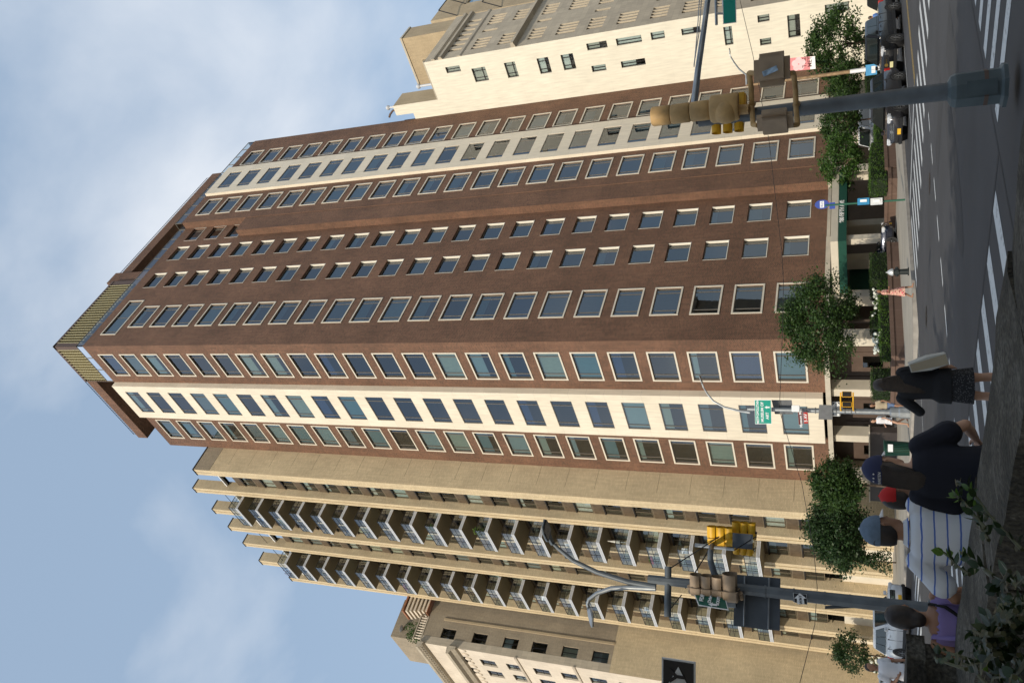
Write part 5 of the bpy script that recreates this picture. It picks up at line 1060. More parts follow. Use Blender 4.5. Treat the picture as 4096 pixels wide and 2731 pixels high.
def car(name, label, cat, P, hd, spec, group='cars along the cross street and the avenue'):
    """local frame: +x forward, origin on the ground between the wheels"""
    t = thing(name, label, cat, P, math.atan2(hd[1], hd[0]), group); Lh, Wd, H = spec['L'], spec['W'], spec['H']; pt, rimm = spec['paint'], spec.get('rim', 'rim_alloy')
    hw = Wd/2; hood = spec['hood']; belt = spec['belt']; gc = spec.get('gc', .24); f, r = Lh/2, -Lh/2; wr = spec['wr']; xf, xr = spec['xf'], spec['xr']
    def sec(x, zb, zt, w_): 
        zm = zb+(zt-zb)*.45; h = [(0, zb), (w_*.86, zb), (w_*.985, zb+.10), (w_, zm), (w_*.985, zt-.12), (w_*.93, zt-.03), (w_*.6, zt+.012), (0, zt+.02)]
        return [(x, y, z) for y, z in h]+[(x, -y, z) for y, z in h[-2:0:-1]]
    st = spec['stations']; b = MB(); b.rings([sec(*s) for s in st]); b.build('body', pt, t, smooth=True, world=False)
    c = spec['cab']             # (x rear base, x rear top, x front top, x front base)
    zb, zt = belt, H; wb, wt = hw*.93, hw*spec.get('tumble', .76)
    k = MB(); base = [(c[0], -wb), (c[3], -wb*.97), (c[3], wb*.97), (c[0], wb)]; tp_ = [(c[1], -wt), (c[2], -wt), (c[2], wt), (c[1], wt)]
    k.rings([[(x, y, zb-.06) for x, y in base], [(x, y, zt-.05) for x, y in tp_], [(x*.97+.0, y*.9, zt) for x, y in tp_]]); k.build('cabin', pt, t, bevel=.03, world=False)
    def lerp(a, b_, s): return tuple(a[i]+(b_[i]-a[i])*s for i in range(3))
    def pane(nm, q, m0, m1, s0, s1, off, m='car_glass'):
        bl, br, tr, tl = q; P4 = [lerp(lerp(bl, br, m0), lerp(tl, tr, m0), s0), lerp(lerp(bl, br, m1), lerp(tl, tr, m1), s0), lerp(lerp(bl, br, m1), lerp(tl, tr, m1), s1), lerp(lerp(bl, br, m0), lerp(tl, tr, m0), s1)]
        MB().rings([[tuple(Vector(p)+Vector(off)*-.6) for p in P4], [tuple(Vector(p)+Vector(off)) for p in P4]]).build(nm, m, t, world=False)
    zb2, zt2 = zb-.0, zt-.06
    F = [(c[3], wb*.95, zb2), (c[3], -wb*.95, zb2), (c[2], -wt*.95, zt2), (c[2], wt*.95, zt2)]; pane('windscreen', F, .05, .95, .05, .93, (.03, 0, .02))
    Bk = [(c[0], -wb*.95, zb2), (c[0], wb*.95, zb2), (c[1], wt*.95, zt2), (c[1], -wt*.95, zt2)]; pane('rear_window', Bk, .08, .92, .1, .9, (-.03, 0, .01))
    ns = spec.get('nwin', 2)
    for sg in (1, -1):
        Q = [(c[0], sg*wb, zb2), (c[3], sg*wb*.97, zb2), (c[2], sg*wt, zt2), (c[1], sg*wt, zt2)]
        for i in range(ns):
            a = .05+.90*i/ns; pane('side_window', Q, a+.012, a+.90/ns-.012, .10, .88, (0, sg*.028, .005))
        MB().box(c[3]-.25, sg*hw*.98, belt+.0, c[3]-.08, sg*(hw+.17), belt+.15).build('wing_mirror', pt, t, bevel=.03, world=False)
        for xx in (spec['doors']): MB().box(xx-.09, sg*(hw*.985), belt-.14, xx+.09, sg*(hw+.015), belt-.11).build('door_handle', pt, t, world=False)
        for xx in (spec['seams']): MB().box(xx-.006, sg*(hw*.95), .38, xx+.006, sg*(hw+.003), belt-.03).build('door_seam', 'trim_black', t, world=False)
        MB().box(xr+wr+.05, sg*(hw*.97), gc, xf-wr-.05, sg*(hw+.004), gc+.14).build('sill', 'trim_black', t, world=False)
        MB().box(f-.42, sg*hw*.48, hood-.26, f-.03, sg*hw*.93, hood-.06).build('headlight', 'lamp_glass', t, bevel=.04, world=False); MB().box(r+.02, sg*hw*.66, belt-.35, r+.22, sg*(hw*.985), belt-.05).build('tail_light', 'tail_red', t, bevel=.02, world=False)
        for xw in (xf, xr):
            y1 = sg*(hw+.02); y0 = sg*(hw-.22)
            a = MB(); a.rings([[(xw+(wr+.075)*math.cos(q), yy, wr+(wr+.075)*math.sin(q)) for q in [2*math.pi*j/24 for j in range(24)]] for yy in (sg*(hw-.4), sg*(hw+.004))]); a.build('wheel_arch', 'trim_black', t, world=False)
            w_ = MB(); w_.rings([[(xw+rr*math.cos(q), yy, wr+rr*math.sin(q)) for q in [2*math.pi*j/24 for j in range(24)]] for rr, yy in ((wr*.9, y0), (wr, y0+sg*.03), (wr, y1-sg*.03), (wr*.93, y1), (wr*.68, y1))]); wo = w_.build('wheel', 'tyre', t, smooth=True, world=False)
            rm = MB(); rm.rings([[(xw+rr*math.cos(q), yy, wr+rr*math.sin(q)) for q in [2*math.pi*j/24 for j in range(24)]] for rr, yy in ((wr*.68, y1-sg*.03), (wr*.66, y1+sg*.004), (wr*.58, y1-sg*.03))], caps=False)
            for sp_ in range(6):
                q = 2*math.pi*sp_/6; rm.bar((xw, y1-sg*.005, wr), (xw+wr*.62*math.cos(q), y1-sg*.01, wr+wr*.62*math.sin(q)), .055, .02)
            rm.rings([[(xw+wr*.14*math.cos(q), yy, wr+wr*.14*math.sin(q)) for q in [2*math.pi*j/12 for j in range(12)]] for yy in (y1-sg*.05, y1+sg*.01)]); rm.build('rim', rimm, wo, world=False)
    gz0, gz1, gw = spec['grille']; gw *= hw
    g0 = MB(); g0.box(f-.06, -gw, gz0, f+.012, gw, gz1); go = g0.build('grille', 'trim_black', t, bevel=.02, world=False)
    for i in range(spec.get('bars', 3)): z = gz0+(gz1-gz0)*(i+.5)/spec.get('bars', 3); MB().box(f+.005, -gw*.95, z-.014, f+.022, gw*.95, z+.014).build('grille_bar', 'chrome', go, world=False)
    bd = MB(); bd.rings([[(xx, .09*math.cos(q), (gz0+gz1)/2+.09*math.sin(q)) for q in [2*math.pi*j/14 for j in range(14)]] for xx in (f+.015, f+.035)]); bd.build('badge', spec.get('badge', 'chrome'), go, world=False)
    MB().box(f-.10, -hw*.86, gc+.02, f+.02, hw*.86, gc+.2).build('lower_bumper', 'trim_black', t, bevel=.03, world=False)
    zp_ = spec.get('plz', .42); MB().box(f+.012, -.17, zp_-.08, f+.03, .17, zp_+.08).build('number_plate', spec.get('plate', 'plate_yellow'), t, world=False); MB().box(r-.02, -.17, .75, r+.01, .17, .9).build('number_plate', spec.get('plate', 'plate_yellow'), t, world=False)
    return t
def suvst(L, W, hood, belt, gc=.24, nose=.1, tail=.95): 
    f, r, w_ = L/2, -L/2, W/2
    return [(r, gc+.28, belt-.15, w_*.86), (r+.08, gc+.1, belt-.03, w_*.95), (r+.5, gc, belt, w_), (-.2, gc-.02, belt, w_), (f-1.45, gc-.02, belt-.02, w_), (f-1.2, gc, hood+.02, w_*.99), (f-.35, gc, hood-.02, w_*.95), (f-.1, gc+.05, hood-.08, w_*.86), (f, gc+.16, hood-.24, w_*.74)]
SUV = dict(L=4.58, W=1.84, H=1.68, hood=1.02, belt=1.06, cab=(-2.1, -1.75, .25, 1.05), wr=.355, xf=1.45, xr=-1.3, stations=suvst(4.58, 1.84, 1.02, 1.06), doors=(-.95, .1), seams=(-1.15, -.2, .8), grille=(.66, .86, .52), paint='paint_grey', nwin=3)
def by_wheels(pf, pr, spec, side):
    """ground points of the front and rear wheels on one side (side=+1 left, -1 right) -> origin, heading"""
    hd = Vector((pf.x-pr.x, pf.y-pr.y, 0)).normalized(); left = Vector((-hd.y, hd.x, 0)); o = pf-hd*spec['xf']-left*side*(spec['W']/2-.08); return Vector((o.x, o.y, 0)), hd
pf = grd(3633, 425); hd = Vector((-1, .05, 0)).normalized(); left = Vector((-hd.y, hd.x, 0)); o = pf-hd*SUV['xf']-left*.84
car('grey_suv', 'dark grey sport utility car with yellow plate parked at the kerb', 'car', (o.x, o.y, 0), hd, SUV)
PK = dict(L=5.75, W=2.02, H=1.90, hood=1.20, belt=1.24, cab=(-1.15, -.95, .75, 1.35), wr=.40, xf=1.95, xr=-1.75, gc=.34, stations=[(-2.875, .6, 1.12, .90), (-2.8, .45, 1.2, .98), (-1.2, .36, 1.22, 1.01), (.9, .34, 1.22, 1.01), (1.4, .34, 1.21, 1.01), (2.5, .36, 1.16, .97), (2.8, .42, 1.1, .9), (2.875, .5, 1.0, .84)], doors=(-.7, .35), seams=(-1.1, -.15, .95), grille=(.72, 1.02, .6), bars=1, badge='gold_badge', plate='plate_cream', rim='rim_alloy', paint='paint_black', nwin=2, plz=.62)
pf = grd(3616, 153); hd = Vector((-1, .03, 0)).normalized(); left = Vector((-hd.y, hd.x, 0)); o = pf-hd*PK['xf']-left*.93
pko = o.copy(); car('black_pickup', 'black pickup truck with gold badge parked behind the grey car', 'pickup', (o.x, o.y, 0), hd, PK)
car('dark_car', 'black car at the frame edge parked behind the pickup', 'car', (pko.x+6.1, pko.y-.1, 0), hd, dict(SUV, paint='paint_black', W=1.86, H=1.75))
WS = dict(L=4.75, W=1.92, H=1.76, hood=1.10, belt=1.10, cab=(-2.2, -1.75, .3, 1.15), wr=.38, xf=1.5, xr=-1.38, stations=suvst(4.75, 1.92, 1.10, 1.10), doors=(-1.0, .15), seams=(-1.2, -.2, .85), grille=(.72, .98, .46), bars=2, paint='paint_white', nwin=3, plz=.52)
pr = atd(3604, 2603, 49.5); hd = Vector((.02, -1, 0)).normalized(); left = Vector((-hd.y, hd.x, 0)); o = pr-hd*WS['xr']+left*.88
car('white_suv', 'white sport utility car with star badge and yellow plate driving down the avenue', 'car', (o.x, o.y, gz(o.x)), hd, WS)
WC = dict(L=4.6, W=1.8, H=1.46, hood=.92, belt=.95, cab=(-1.9, -1.0, .25, 1.15), wr=.33, xf=1.4, xr=-1.35, stations=suvst(4.6, 1.8, .92, .95, .2), doors=(-.9, .15), seams=(-1.1, -.2, .8), grille=(.5, .72, .4), bars=2, paint='paint_white', nwin=2)
car('white_sedan', 'white sedan following the white sport utility car', 'car', (o.x-.2, o.y+6.1, gz(o.x)), hd, WC)
NM = dict(WC, L=4.9, W=1.85, H=1.45, hood=.95, belt=.98, paint='paint_navy', stations=suvst(4.9, 1.85, .95, .98, .2), grille=(.42, .78, .46), bars=4, plz=.36)
car('navy_sedan', 'dark navy sedan with a large chrome grille coming out of the drive', 'car', (44.75, 37.1, KR), (.42, -.91), NM)
VN = dict(L=5.2, W=2.0, H=2.25, hood=1.35, belt=1.35, cab=(-2.55, -2.5, 1.35, 1.9), wr=.35, xf=1.7, xr=-1.6, tumble=.88, stations=suvst(5.2, 2.0, 1.35, 1.35), doors=(-.7, .9), seams=(-.9, .3, 1.2), grille=(.7, .95, .5), paint='paint_white', nwin=1)
car('white_van', 'white delivery van standing behind the planter hedges', 'van', (63.5, 38.3, KR), (-1, 0), VN)

# ------------------------------------------------------------------ people
pm('skin_light', (.46, .26, .17), .55, var=.06, scale=8); pm('skin_tan', (.30, .155, .09), .55, var=.06, scale=8); pm('skin_dark', (.17, .085, .05), .55, var=.06, scale=8)
pm('hair_dark', (.018, .012, .010), .55, var=.4, scale=30); pm('hair_brown', (.035, .022, .014), .5, var=.35, scale=30); pm('cloth_black', (.010, .010, .012), .9, var=.2); pm('cloth_navy', (.006, .008, .018), .9, var=.15); pm('cap_blue', (.025, .032, .085), .9, var=.1); pm('cap_red', (.46, .012, .012), .85, var=.1); pm('cap_denim', (.13, .19, .27), .9, var=.2, scale=20); pm('cap_white', (.70, .70, .70), .8, var=.04); pm('cloth_purple', (.21, .165, .38), .9, var=.1); pm('cloth_denim', (.10, .15, .26), .9, var=.15); pm('cloth_white', (.66, .66, .68), .9, var=.06); pm('cloth_blue', (.12, .25, .60), .9, var=.1); pm('cloth_grey', (.25, .26, .28), .9, var=.1); pm('paper_bag', (.46, .45, .41), .8, var=.06, scale=3); pm('paper_bag_side', (.36, .30, .21), .8, var=.06)
pm('leather', (.06, .035, .02), .6, var=.2)
def striped():
    m, t, b = mat('cloth_stripe'); n = t.nodes.new; l = t.links.new
    tc = n('ShaderNodeTexCoord'); sx = n('ShaderNodeSeparateXYZ'); nz = n('ShaderNodeTexNoise'); nz.inputs['Scale'].default_value = 7; ad = n('ShaderNodeMath'); ad.operation = 'MULTIPLY_ADD'; ad.inputs[1].default_value = .02
    md = n('ShaderNodeMath'); md.operation = 'PINGPONG'; md.inputs[1].default_value = .037; gt = n('ShaderNodeMath'); gt.operation = 'LESS_THAN'; gt.inputs[1].default_value = .0050
    mx = n('ShaderNodeMix'); mx.data_type = 'RGBA'; mx.inputs['A'].default_value = (.66, .70, .76, 1); mx.inputs['B'].default_value = (.09, .17, .52, 1)
    l(tc.outputs['Object'], sx.inputs[0]); l(tc.outputs['Object'], nz.inputs['Vector']); l(nz.outputs[0], ad.inputs[0]); l(sx.outputs['Z'], ad.inputs[2]); l(ad.outputs[0], md.inputs[0]); l(md.outputs[0], gt.inputs[0]); l(gt.outputs[0], mx.inputs['Factor']); l(mx.outputs['Result'], b.inputs['Base Color']); b.inputs['Roughness'].default_value = .9
striped()
def floral(name, base, c1, c2, sc):
    m, t, b = mat(name); n = t.nodes.new; l = t.links.new
    tc = n('ShaderNodeTexCoord'); v = n('ShaderNodeTexVoronoi'); v.inputs['Scale'].default_value = sc; v2 = n('ShaderNodeTexVoronoi'); v2.inputs['Scale'].default_value = sc*.7
    a = n('ShaderNodeMath'); a.operation = 'LESS_THAN'; a.inputs[1].default_value = .33; a2 = n('ShaderNodeMath'); a2.operation = 'LESS_THAN'; a2.inputs[1].default_value = .30
    m1 = n('ShaderNodeMix'); m1.data_type = 'RGBA'; m1.inputs['A'].default_value = lin(base); m1.inputs['B'].default_value = lin(c1); m2 = n('ShaderNodeMix'); m2.data_type = 'RGBA'; m2.inputs['B'].default_value = lin(c2)
    l(tc.outputs['Object'], v.inputs['Vector']); l(tc.outputs['Object'], v2.inputs['Vector']); l(v.outputs['Distance'], a.inputs[0]); l(v2.outputs['Distance'], a2.inputs[0]); l(a.outputs[0], m1.inputs['Factor']); l(m1.outputs['Result'], m2.inputs['A']); l(a2.outputs[0], m2.inputs['Factor']); l(m2.outputs['Result'], b.inputs['Base Color']); b.inputs['Roughness'].default_value = .9
floral('cloth_floral', (.62, .36, .27), (.22, .02, .03), (.60, .10, .14), 11); floral('cloth_dotted', (.010, .010, .012), (.012, .012, .014), (.10, .10, .10), 70)
def remesh(mb, name, mname, parent, vox, smooth_it=2, sub=False):
    me0 = mb.mesh(name, mname); o = bpy.data.objects.new(name, me0); C.objects.link(o)
    md = o.modifiers.new('r', 'REMESH'); md.mode = 'VOXEL'; md.voxel_size = vox; md.use_smooth_shade = True
    if smooth_it: ms = o.modifiers.new('s', 'SMOOTH'); ms.iterations = smooth_it; ms.factor = .5
    dg = bpy.context.evaluated_depsgraph_get(); me = bpy.data.meshes.new_from_object(o.evaluated_get(dg)); bpy.data.objects.remove(o)
    me.name = name; me.materials.clear(); me.materials.append(MATS[mname]); me.polygons.foreach_set('use_smooth', [True]*len(me.polygons))
    return link(name, me, parent, False)
def eli(z, rx, ry, cy=0., cx=0., n=20): return [(cx+rx*math.cos(2*math.pi*j/n), cy+ry*math.sin(2*math.pi*j/n), z) for j in range(n)]
def limb(mb, pts, rad, n=10):
    mb.tube(pts, rad, n)
    for p, r in zip(pts, rad): mb.ell(p, r*.99, r*.99, r*.99, 10, 6)
def hand(mb, W_, dirv, palm, side, s=1.):
    """palm block from the wrist, five separate curled fingers; dirv = along the hand, palm = palm normal"""
    W_ = Vector(W_); d = Vector(dirv).normalized(); p = Vector(palm); p = (p-d*p.dot(d)).normalized(); x = d.cross(p)*side
    mb.tube([W_, W_+d*.03*s, W_+d*.09*s], [.024*s, .034*s, .036*s], 10, flat=.55)
    for i, (off, ln) in enumerate(((.030,.072),(.010,.082),(-.011,.076),(-.031,.060))):
        a = W_+d*.085*s+x*off*s; b_ = a+d*ln*.45*s+p*.008*s; c = b_+d*ln*.32*s+p*.024*s; e = c+d*ln*.12*s+p*.026*s; mb.tube([a, b_, c, e], [.0095*s, .009*s, .008*s, .0065*s], 8)
    a = W_+d*.03*s+x*.030*s; mb.tube([a, a+d*.03*s+x*.022*s+p*.01*s, a+d*.058*s+x*.026*s+p*.024*s], [.012*s, .011*s, .008*s], 8)
def head(mb, c, s=1., fwd=0.):
    """head with brow, nose, chin and ears; c = centre; fwd = yaw in the local frame (0 = +y)"""
    M = Matrix.Rotation(fwd, 3, 'Z'); c = Vector(c)
    def L(p): return tuple(c+M @ (Vector(p)*s))
    rs = []
    for z, rx, ry, cy in ((-.118,.030,.030,.050),(-.105,.050,.056,.030),(-.07,.064,.078,.012),(-.03,.071,.092,.004),(.02,.076,.099,.0),(.06,.075,.097,-.002),(.095,.060,.078,-.004),(.115,.036,.046,-.004),(.123,.012,.016,-.004)): rs.append([L(q) for q in eli(z, rx, ry, cy, 0, 18)])
    mb.rings(rs)
    mb.tube([L((0,.088,.012)), L((0,.112,-.026)), L((0,.096,-.038))], [.010*s,.015*s,.012*s], 8); mb.tube([L((-.026,.086,-.066)), L((0,.098,-.066)), L((.026,.086,-.066))], [.006*s,.009*s,.006*s], 6)
    for sx in (-1, 1): mb.tube([L((sx*.074,-.004,.022)), L((sx*.086,-.018,.0)), L((sx*.076,-.006,-.034))], [.010*s,.013*s,.008*s], 8, flat=.8); mb.ell(L((sx*.030,.088,.016)), .014*s, .011*s, .009*s, 8, 5)
    return L
def person(label, P, hd, H, female=False, skin='skin_light', arms=None, legs=None, head_yaw=0., lean=0., vox=.012, nofoot=False, bare_legs=True):
    """returns thing, joints; local frame: +y forward, origin between the feet. arms: dict side -> (elbow, wrist)"""
    t = thing('person', label, 'person', P, math.atan2(hd[1], hd[0])-math.pi/2); k = H/1.75; t.scale = (k, k, k)
    sw = .185 if not female else .165; J = dict(sw=sw, k=k, head=Vector((0, .02+lean*.35, 1.62)), hipw=.095)
    A = {-1: (Vector((-.27,-.02,1.12)), Vector((-.25,.10,.87))), 1: (Vector((.27,-.02,1.12)), Vector((.25,.10,.87)))}
    if arms: A.update({s: tuple(Vector(q) for q in v) for s, v in arms.items()})
    Lg = {-1: (Vector((-.105,.02,.50)), Vector((-.11,-.01,.085))), 1: (Vector((.105,.02,.50)), Vector((.11,-.01,.085)))}
    if legs: Lg.update({s: tuple(Vector(q) for q in v) for s, v in legs.items()})
    J['arms'], J['legs'] = A, Lg; b = MB(); f = .92 if female else 1.
    hipf = 1.08 if female else 1.
    b.rings([eli(z, rx, ry, cy+lean*(z-.9)*.5) for z, rx, ry, cy in ((.80,.12*hipf,.10,0),(.88,.165*hipf,.115,-.01),(.96,.165*hipf,.115,-.01),(1.06,.138*f,.098,0),(1.16,.148*f,.105,.005),(1.28,.172*f,.115,.005),(1.38,.178*f,.105,0),(1.43,.15*f,.085,-.005),(1.465,.085,.06,-.005))])
    b.tube([(0,-.008+lean*.28,1.43),(0,.0+lean*.32,1.50),(0,.012+lean*.35,1.56)], [.062*f,.055*f,.055*f], 12)
    HL = head(b, J['head'], 1., head_yaw); J['HL'] = HL
    for s in (-1, 1):
        sh = Vector((s*sw*1.0, lean*.26, 1.405)); J['sh%d' % s] = sh; e, w_ = A[s]; limb(b, [sh, sh.lerp(e,.5), e, e.lerp(w_,.45), w_], [.058*f,.050*f,.041*f,.040*f,.027*f]); dr = (w_-e).normalized(); hand(b, w_+dr*.0, dr, Vector((-s,.25,0)), s)
        kn, an = Lg[s]; hp = Vector((s*.095, -.005, .88)); limb(b, [hp, hp.lerp(kn,.5), kn, kn.lerp(an,.35)+Vector((0,-.012,0)), an], [.088,.074,.055,.056,.038]); b.tube([an+Vector((0,-.04,-.03)), an+Vector((0,.03,-.035)), an+Vector((s*.01,.15,-.06)), an+Vector((s*.012,.20,-.068))], [.036,.042,.036,.02], 10)
    body = remesh(b, 'body', skin, t, vox, 2); J['t'] = t; J['vox'] = vox; J['f'] = f; J['lean'] = lean; J['hipf'] = hipf
    for sx in (-1, 1):
        if vox < .02: MB().ell(HL((sx*.030,.094,.016)), .010, .008, .007, 8, 5).build('eye', 'sign_white', body, smooth=True, world=False)
    return t, J
def top_(J, mname, sleeve=.6, infl=.014, zlo=.90, zhi=1.46, name='shirt', loose=0., waist=0.):
    b = MB(); f = J['f']; le = J['lean']
    rows = [(zlo, .175*J['hipf']+loose, .128+loose*.8, -.005), (.98, .170*J['hipf']+loose*.8, .125+loose*.7, -.005), (1.06, .15*f+loose*.6+waist, .11+loose*.6, 0), (1.16, .156*f+loose*.4, .113+loose*.4, .004), (1.28, .176*f, .12, .005), (1.38, .180*f, .108, 0), (1.43, .15*f, .088, -.005), (zhi, .085, .066, -.003)]
    b.rings([eli(z, rx+infl, ry+infl, cy+le*(z-.9)*.5) for z, rx, ry, cy in rows if z >= zlo-.001])
    if sleeve:
        for s in (-1, 1):
            sh = J['sh%d' % s]; e, w_ = J['arms'][s]
            if sleeve <= 1: end = sh.lerp(e, sleeve); limb(b, [sh, sh.lerp(end,.5), end], [.060*f+infl,.058*f+infl,.056*f+infl+loose*.5])
            else: end = e.lerp(w_, sleeve-1); limb(b, [sh, sh.lerp(e,.5), e, end], [.060*f+infl,.054*f+infl,.046*f+infl,.036*f+infl])
    return remesh(b, name, mname, J['t'], J['vox'], 2)
def collar(J, mname):
    MB().rings([eli(1.455, .083, .070, J['lean']*.28), eli(1.50, .074, .066, J['lean']*.3), eli(1.47, .10, .086, J['lean']*.28)], caps=False).build('collar', mname, J['t'], smooth=True, world=False)
def trousers(J, mname, zend=.1, infl=.016):
    b = MB(); b.rings([eli(z, rx+infl, ry+infl, -.006) for z, rx, ry in ((.80,.13*J['hipf'],.105),(.88,.168*J['hipf'],.118),(.97,.166*J['hipf'],.117),(1.02,.15,.108))])
    for s in (-1, 1):
        kn, an = J['legs'][s]; hp = Vector((s*.095,-.005,.88)); end = an if zend < .2 else hp.lerp(kn, min(1, (.88-zend)/(.88-.5)))
        limb(b, [hp, hp.lerp(kn,.5), kn, an] if zend < .2 else [hp, hp.lerp(end,.5), end], [.088+infl,.078+infl,.062+infl,.05+infl] if zend < .2 else [.088+infl,.08+infl,.075+infl])
    return remesh(b, 'trousers', mname, J['t'], J['vox'], 2)
def skirt(J, mname, zlo, rlo, rx_hi=.15, zhi=1.06, name='skirt', cx=0., fold=.06):
    b = MB(); n = 36; rs = []
    for i in range(9):
        u = i/8; z = zhi+(zlo-zhi)*u; rx = rx_hi+(rlo-rx_hi)*u**.8; ry = rx_hi*.72+(rlo*.85-rx_hi*.72)*u**.8; rs.append([((rx*(1+fold*u*math.sin(7*q+1)))*math.cos(q)+cx*u, ry*(1+fold*u*math.sin(7*q+1))*math.sin(q), z) for q in [2*math.pi*j/n for j in range(n)]])
    return b.rings(rs, caps=False).build(name, mname, J['t'], smooth=True, world=False)
def hair(J, mname, kind='short', yaw=0., length=.3, width=.1):
    b = MB(); c = J['head']; M = Matrix.Rotation(yaw, 3, 'Z')
    def L(p): return tuple(c+M @ Vector(p))
    rs = []
    for z, rx, ry, cy in ((-.085,.052,.045,-.052),(-.05,.076,.066,-.042),(0,.084,.082,-.030),(.05,.084,.096,-.016),(.09,.074,.088,-.008),(.118,.052,.064,-.004),(.134,.018,.024,-.004)): rs.append([L(q) for q in eli(z, rx, ry, cy, 0, 18)])
    b.rings(rs)
    if kind == 'long':
        rs = []
        for u in [i/8 for i in range(9)]: z = .03-(length+.03)*u; tp3 = 1-.45*max(0, u-.7)/.3; rs.append([L(q) for q in eli(z, (.080+(width-.080)*math.sin(min(1, u*1.3)*math.pi/2))*tp3, (.066-.022*u)*tp3, -.045-.05*math.sin(u*math.pi*.6), .012*math.sin(u*5), 18)])
        b.rings(rs)
    if kind == 'bun': b.ell(L((0,-.075,-.085)), .055, .05, .06, 12, 8)
    o = remesh(b, 'hair', mname, J['t'], min(J['vox'], .012), 2)
    if kind == 'long' and J['vox'] < .02:
        s = MB(); rg = random.Random(3)
        for i in range(46):
            a = -.95+1.9*i/45; x0 = .082*a; pts = []
            for u in (0,.25,.5,.75,1): z = .02-(length+.06*rg.random())*u; wd = .084+(width-.084)*math.sin(min(1,u*1.3)*math.pi/2); pts.append(L((wd*a, -.050-.05*math.sin(u*math.pi*.6)-math.sqrt(max(0,1-a*a))*(.064-.018*u), z)))
            s.tube(pts, [.004,.006,.006,.005,.002], 4)
        s.build('hair_strands', mname, o, world=False)
    return o
def cap(J, mname, yaw=0., brim=None, back_gap=False, panel=False):
    c = J['head']; M = Matrix.Rotation(yaw, 3, 'Z')
    def L(p): return tuple(c+M @ Vector(p))
    b = MB(); b.rings([[L(q) for q in eli(z, rx, ry, cy, 0, 24)] for z, rx, ry, cy in ((.018,.089,.108,-.008),(.045,.090,.110,-.008),(.085,.080,.098,-.008),(.118,.058,.072,-.006),(.138,.028,.036,-.004),(.145,.008,.010,-.004))]); o = b.build('cap', mname, J['t'], smooth=True, world=False)
    br = MB(); n = 14; f0 = []; f1 = []
    for j in range(n): a = R(-62+124*j/(n-1))+math.pi/2; f0.append(L((.088*math.cos(a), .106*math.sin(a)-.008, .022))); f1.append(L((.098*math.cos(a), .106*math.sin(a)+.066*max(0., math.sin(math.pi*j/(n-1)))**.6-.008, .004)))
    dz = Vector((0,0,.006)); br.rings([f0, f1, [tuple(Vector(p)-dz) for p in f1], [tuple(Vector(p)-dz) for p in f0]], caps=False, closed=False); br.build('cap_brim', brim or mname, o, world=False)
    MB().ell(L((0,-.004,.147)), .009, .009, .006, 8, 5).build('cap_button', brim or mname, o, smooth=True, world=False)
    if back_gap:
        g_ = MB(); g_.rings([[L((.036*math.cos(q), -.1135+.010*abs(math.cos(q))**2+(-.004), .030+.030*max(0, math.sin(q)))) for q in [math.pi*j/8 for j in range(9)]], [L((.036*math.cos(q), -.108, .030+.030*max(0, math.sin(q)))) for q in [math.pi*j/8 for j in range(9)]]]); g_.build('cap_opening', 'hair_dark', o, world=False)
    return o, L
def foot_z(x, y): return gz(x)+(KR if x < 9 else 0)
away_ = lambda P: Vector((P.x, P.y, 0)).normalized()
def stand(px, py, dd, kerb=None):
    P = atd(px, py, dd); P.z = foot_z(P.x, P.y) if kerb is None else kerb; return P
def turn(v, deg): return Matrix.Rotation(R(deg), 3, 'Z') @ v
HC = lambda top_px, py, dd, P: (atd(top_px, py, dd).z-P.z)/1.0
# striped-shirt man
P = stand(3700, 2135, 5.85); Hh = HC(3448, 2132, 5.85, P)
t, J = person('person in a white shirt with blue stripes and a denim cap at the park wall', P, turn(away_(P), -14), Hh, skin='skin_tan', head_yaw=R(-38), arms={-1: ((-.40,-.02,1.20), (-.40,.10,.95)), 1: ((.23,.14,1.15), (.12,.28,1.04))}, vox=.011)
top_(J, 'cloth_stripe', .66, .022, .86, loose=.018, waist=.02); collar(J, 'cloth_stripe'); trousers(J, 'cloth_grey'); hair(J, 'hair_dark', yaw=R(-38)); cap(J, 'cap_denim', R(-38), brim='cap_white', back_gap=True)
# navy-top woman with cap
P = stand(3700, 1885, 5.75); Hh = HC(3456, 1898, 5.75, P)
t, J = person('person in a navy top and a navy cap with white brim at the park wall', P, turn(away_(P), -8), Hh, True, 'skin_light', head_yaw=R(-28), arms={1: ((.31,.06,1.14), (.20,.25,1.06)), -1: ((-.27,.04,1.12), (-.22,.18,.96))}, vox=.011)
top_(J, 'cloth_navy', .62, .022, .84, loose=.025, waist=.01); trousers(J, 'cloth_navy'); hair(J, 'hair_dark', 'long', R(-28), .27, .075); co_, L_ = cap(J, 'cap_blue', R(-28), brim='cap_white')
mt = Matrix.Rotation(R(-28), 3, 'Z')
for a in (-70, -110, -90): 
    q = R(a); MB().ell(L_((.086*math.cos(q)*.97, .104*math.sin(q)*.97-.008, .072)), .006, .006, .006, 6, 4).build('cap_eyelet', 'cap_white', co_, smooth=True, world=False)
tx = text('cap_lettering', 'MAARTEN', .026, (0,0,0), Matrix.Identity(3), 'cap_white', co_, world=False, ext=.002)
for v in tx.data.vertices:
    a = v.co.x/.108; r_ = 1.0; p_ = Vector((math.sin(a)*.0925, -.008-math.cos(a)*.1135-v.co.z*.6, .036+v.co.y)); v.co = J['head']+mt @ p_
# red-cap child
P = stand(3700, 1996, 6.75); Hh = HC(3524, 1998, 6.75, P)
t, J = person('child in a red cap and dark shirt between the two taller wall visitors', P, turn(away_(P), -10), Hh, skin='skin_dark', head_yaw=R(-30), vox=.012)
top_(J, 'cloth_navy', .7, .02, .86, loose=.02); trousers(J, 'cloth_grey', .55); hair(J, 'hair_dark', yaw=R(-30)); cap(J, 'cap_red', R(20), back_gap=False)
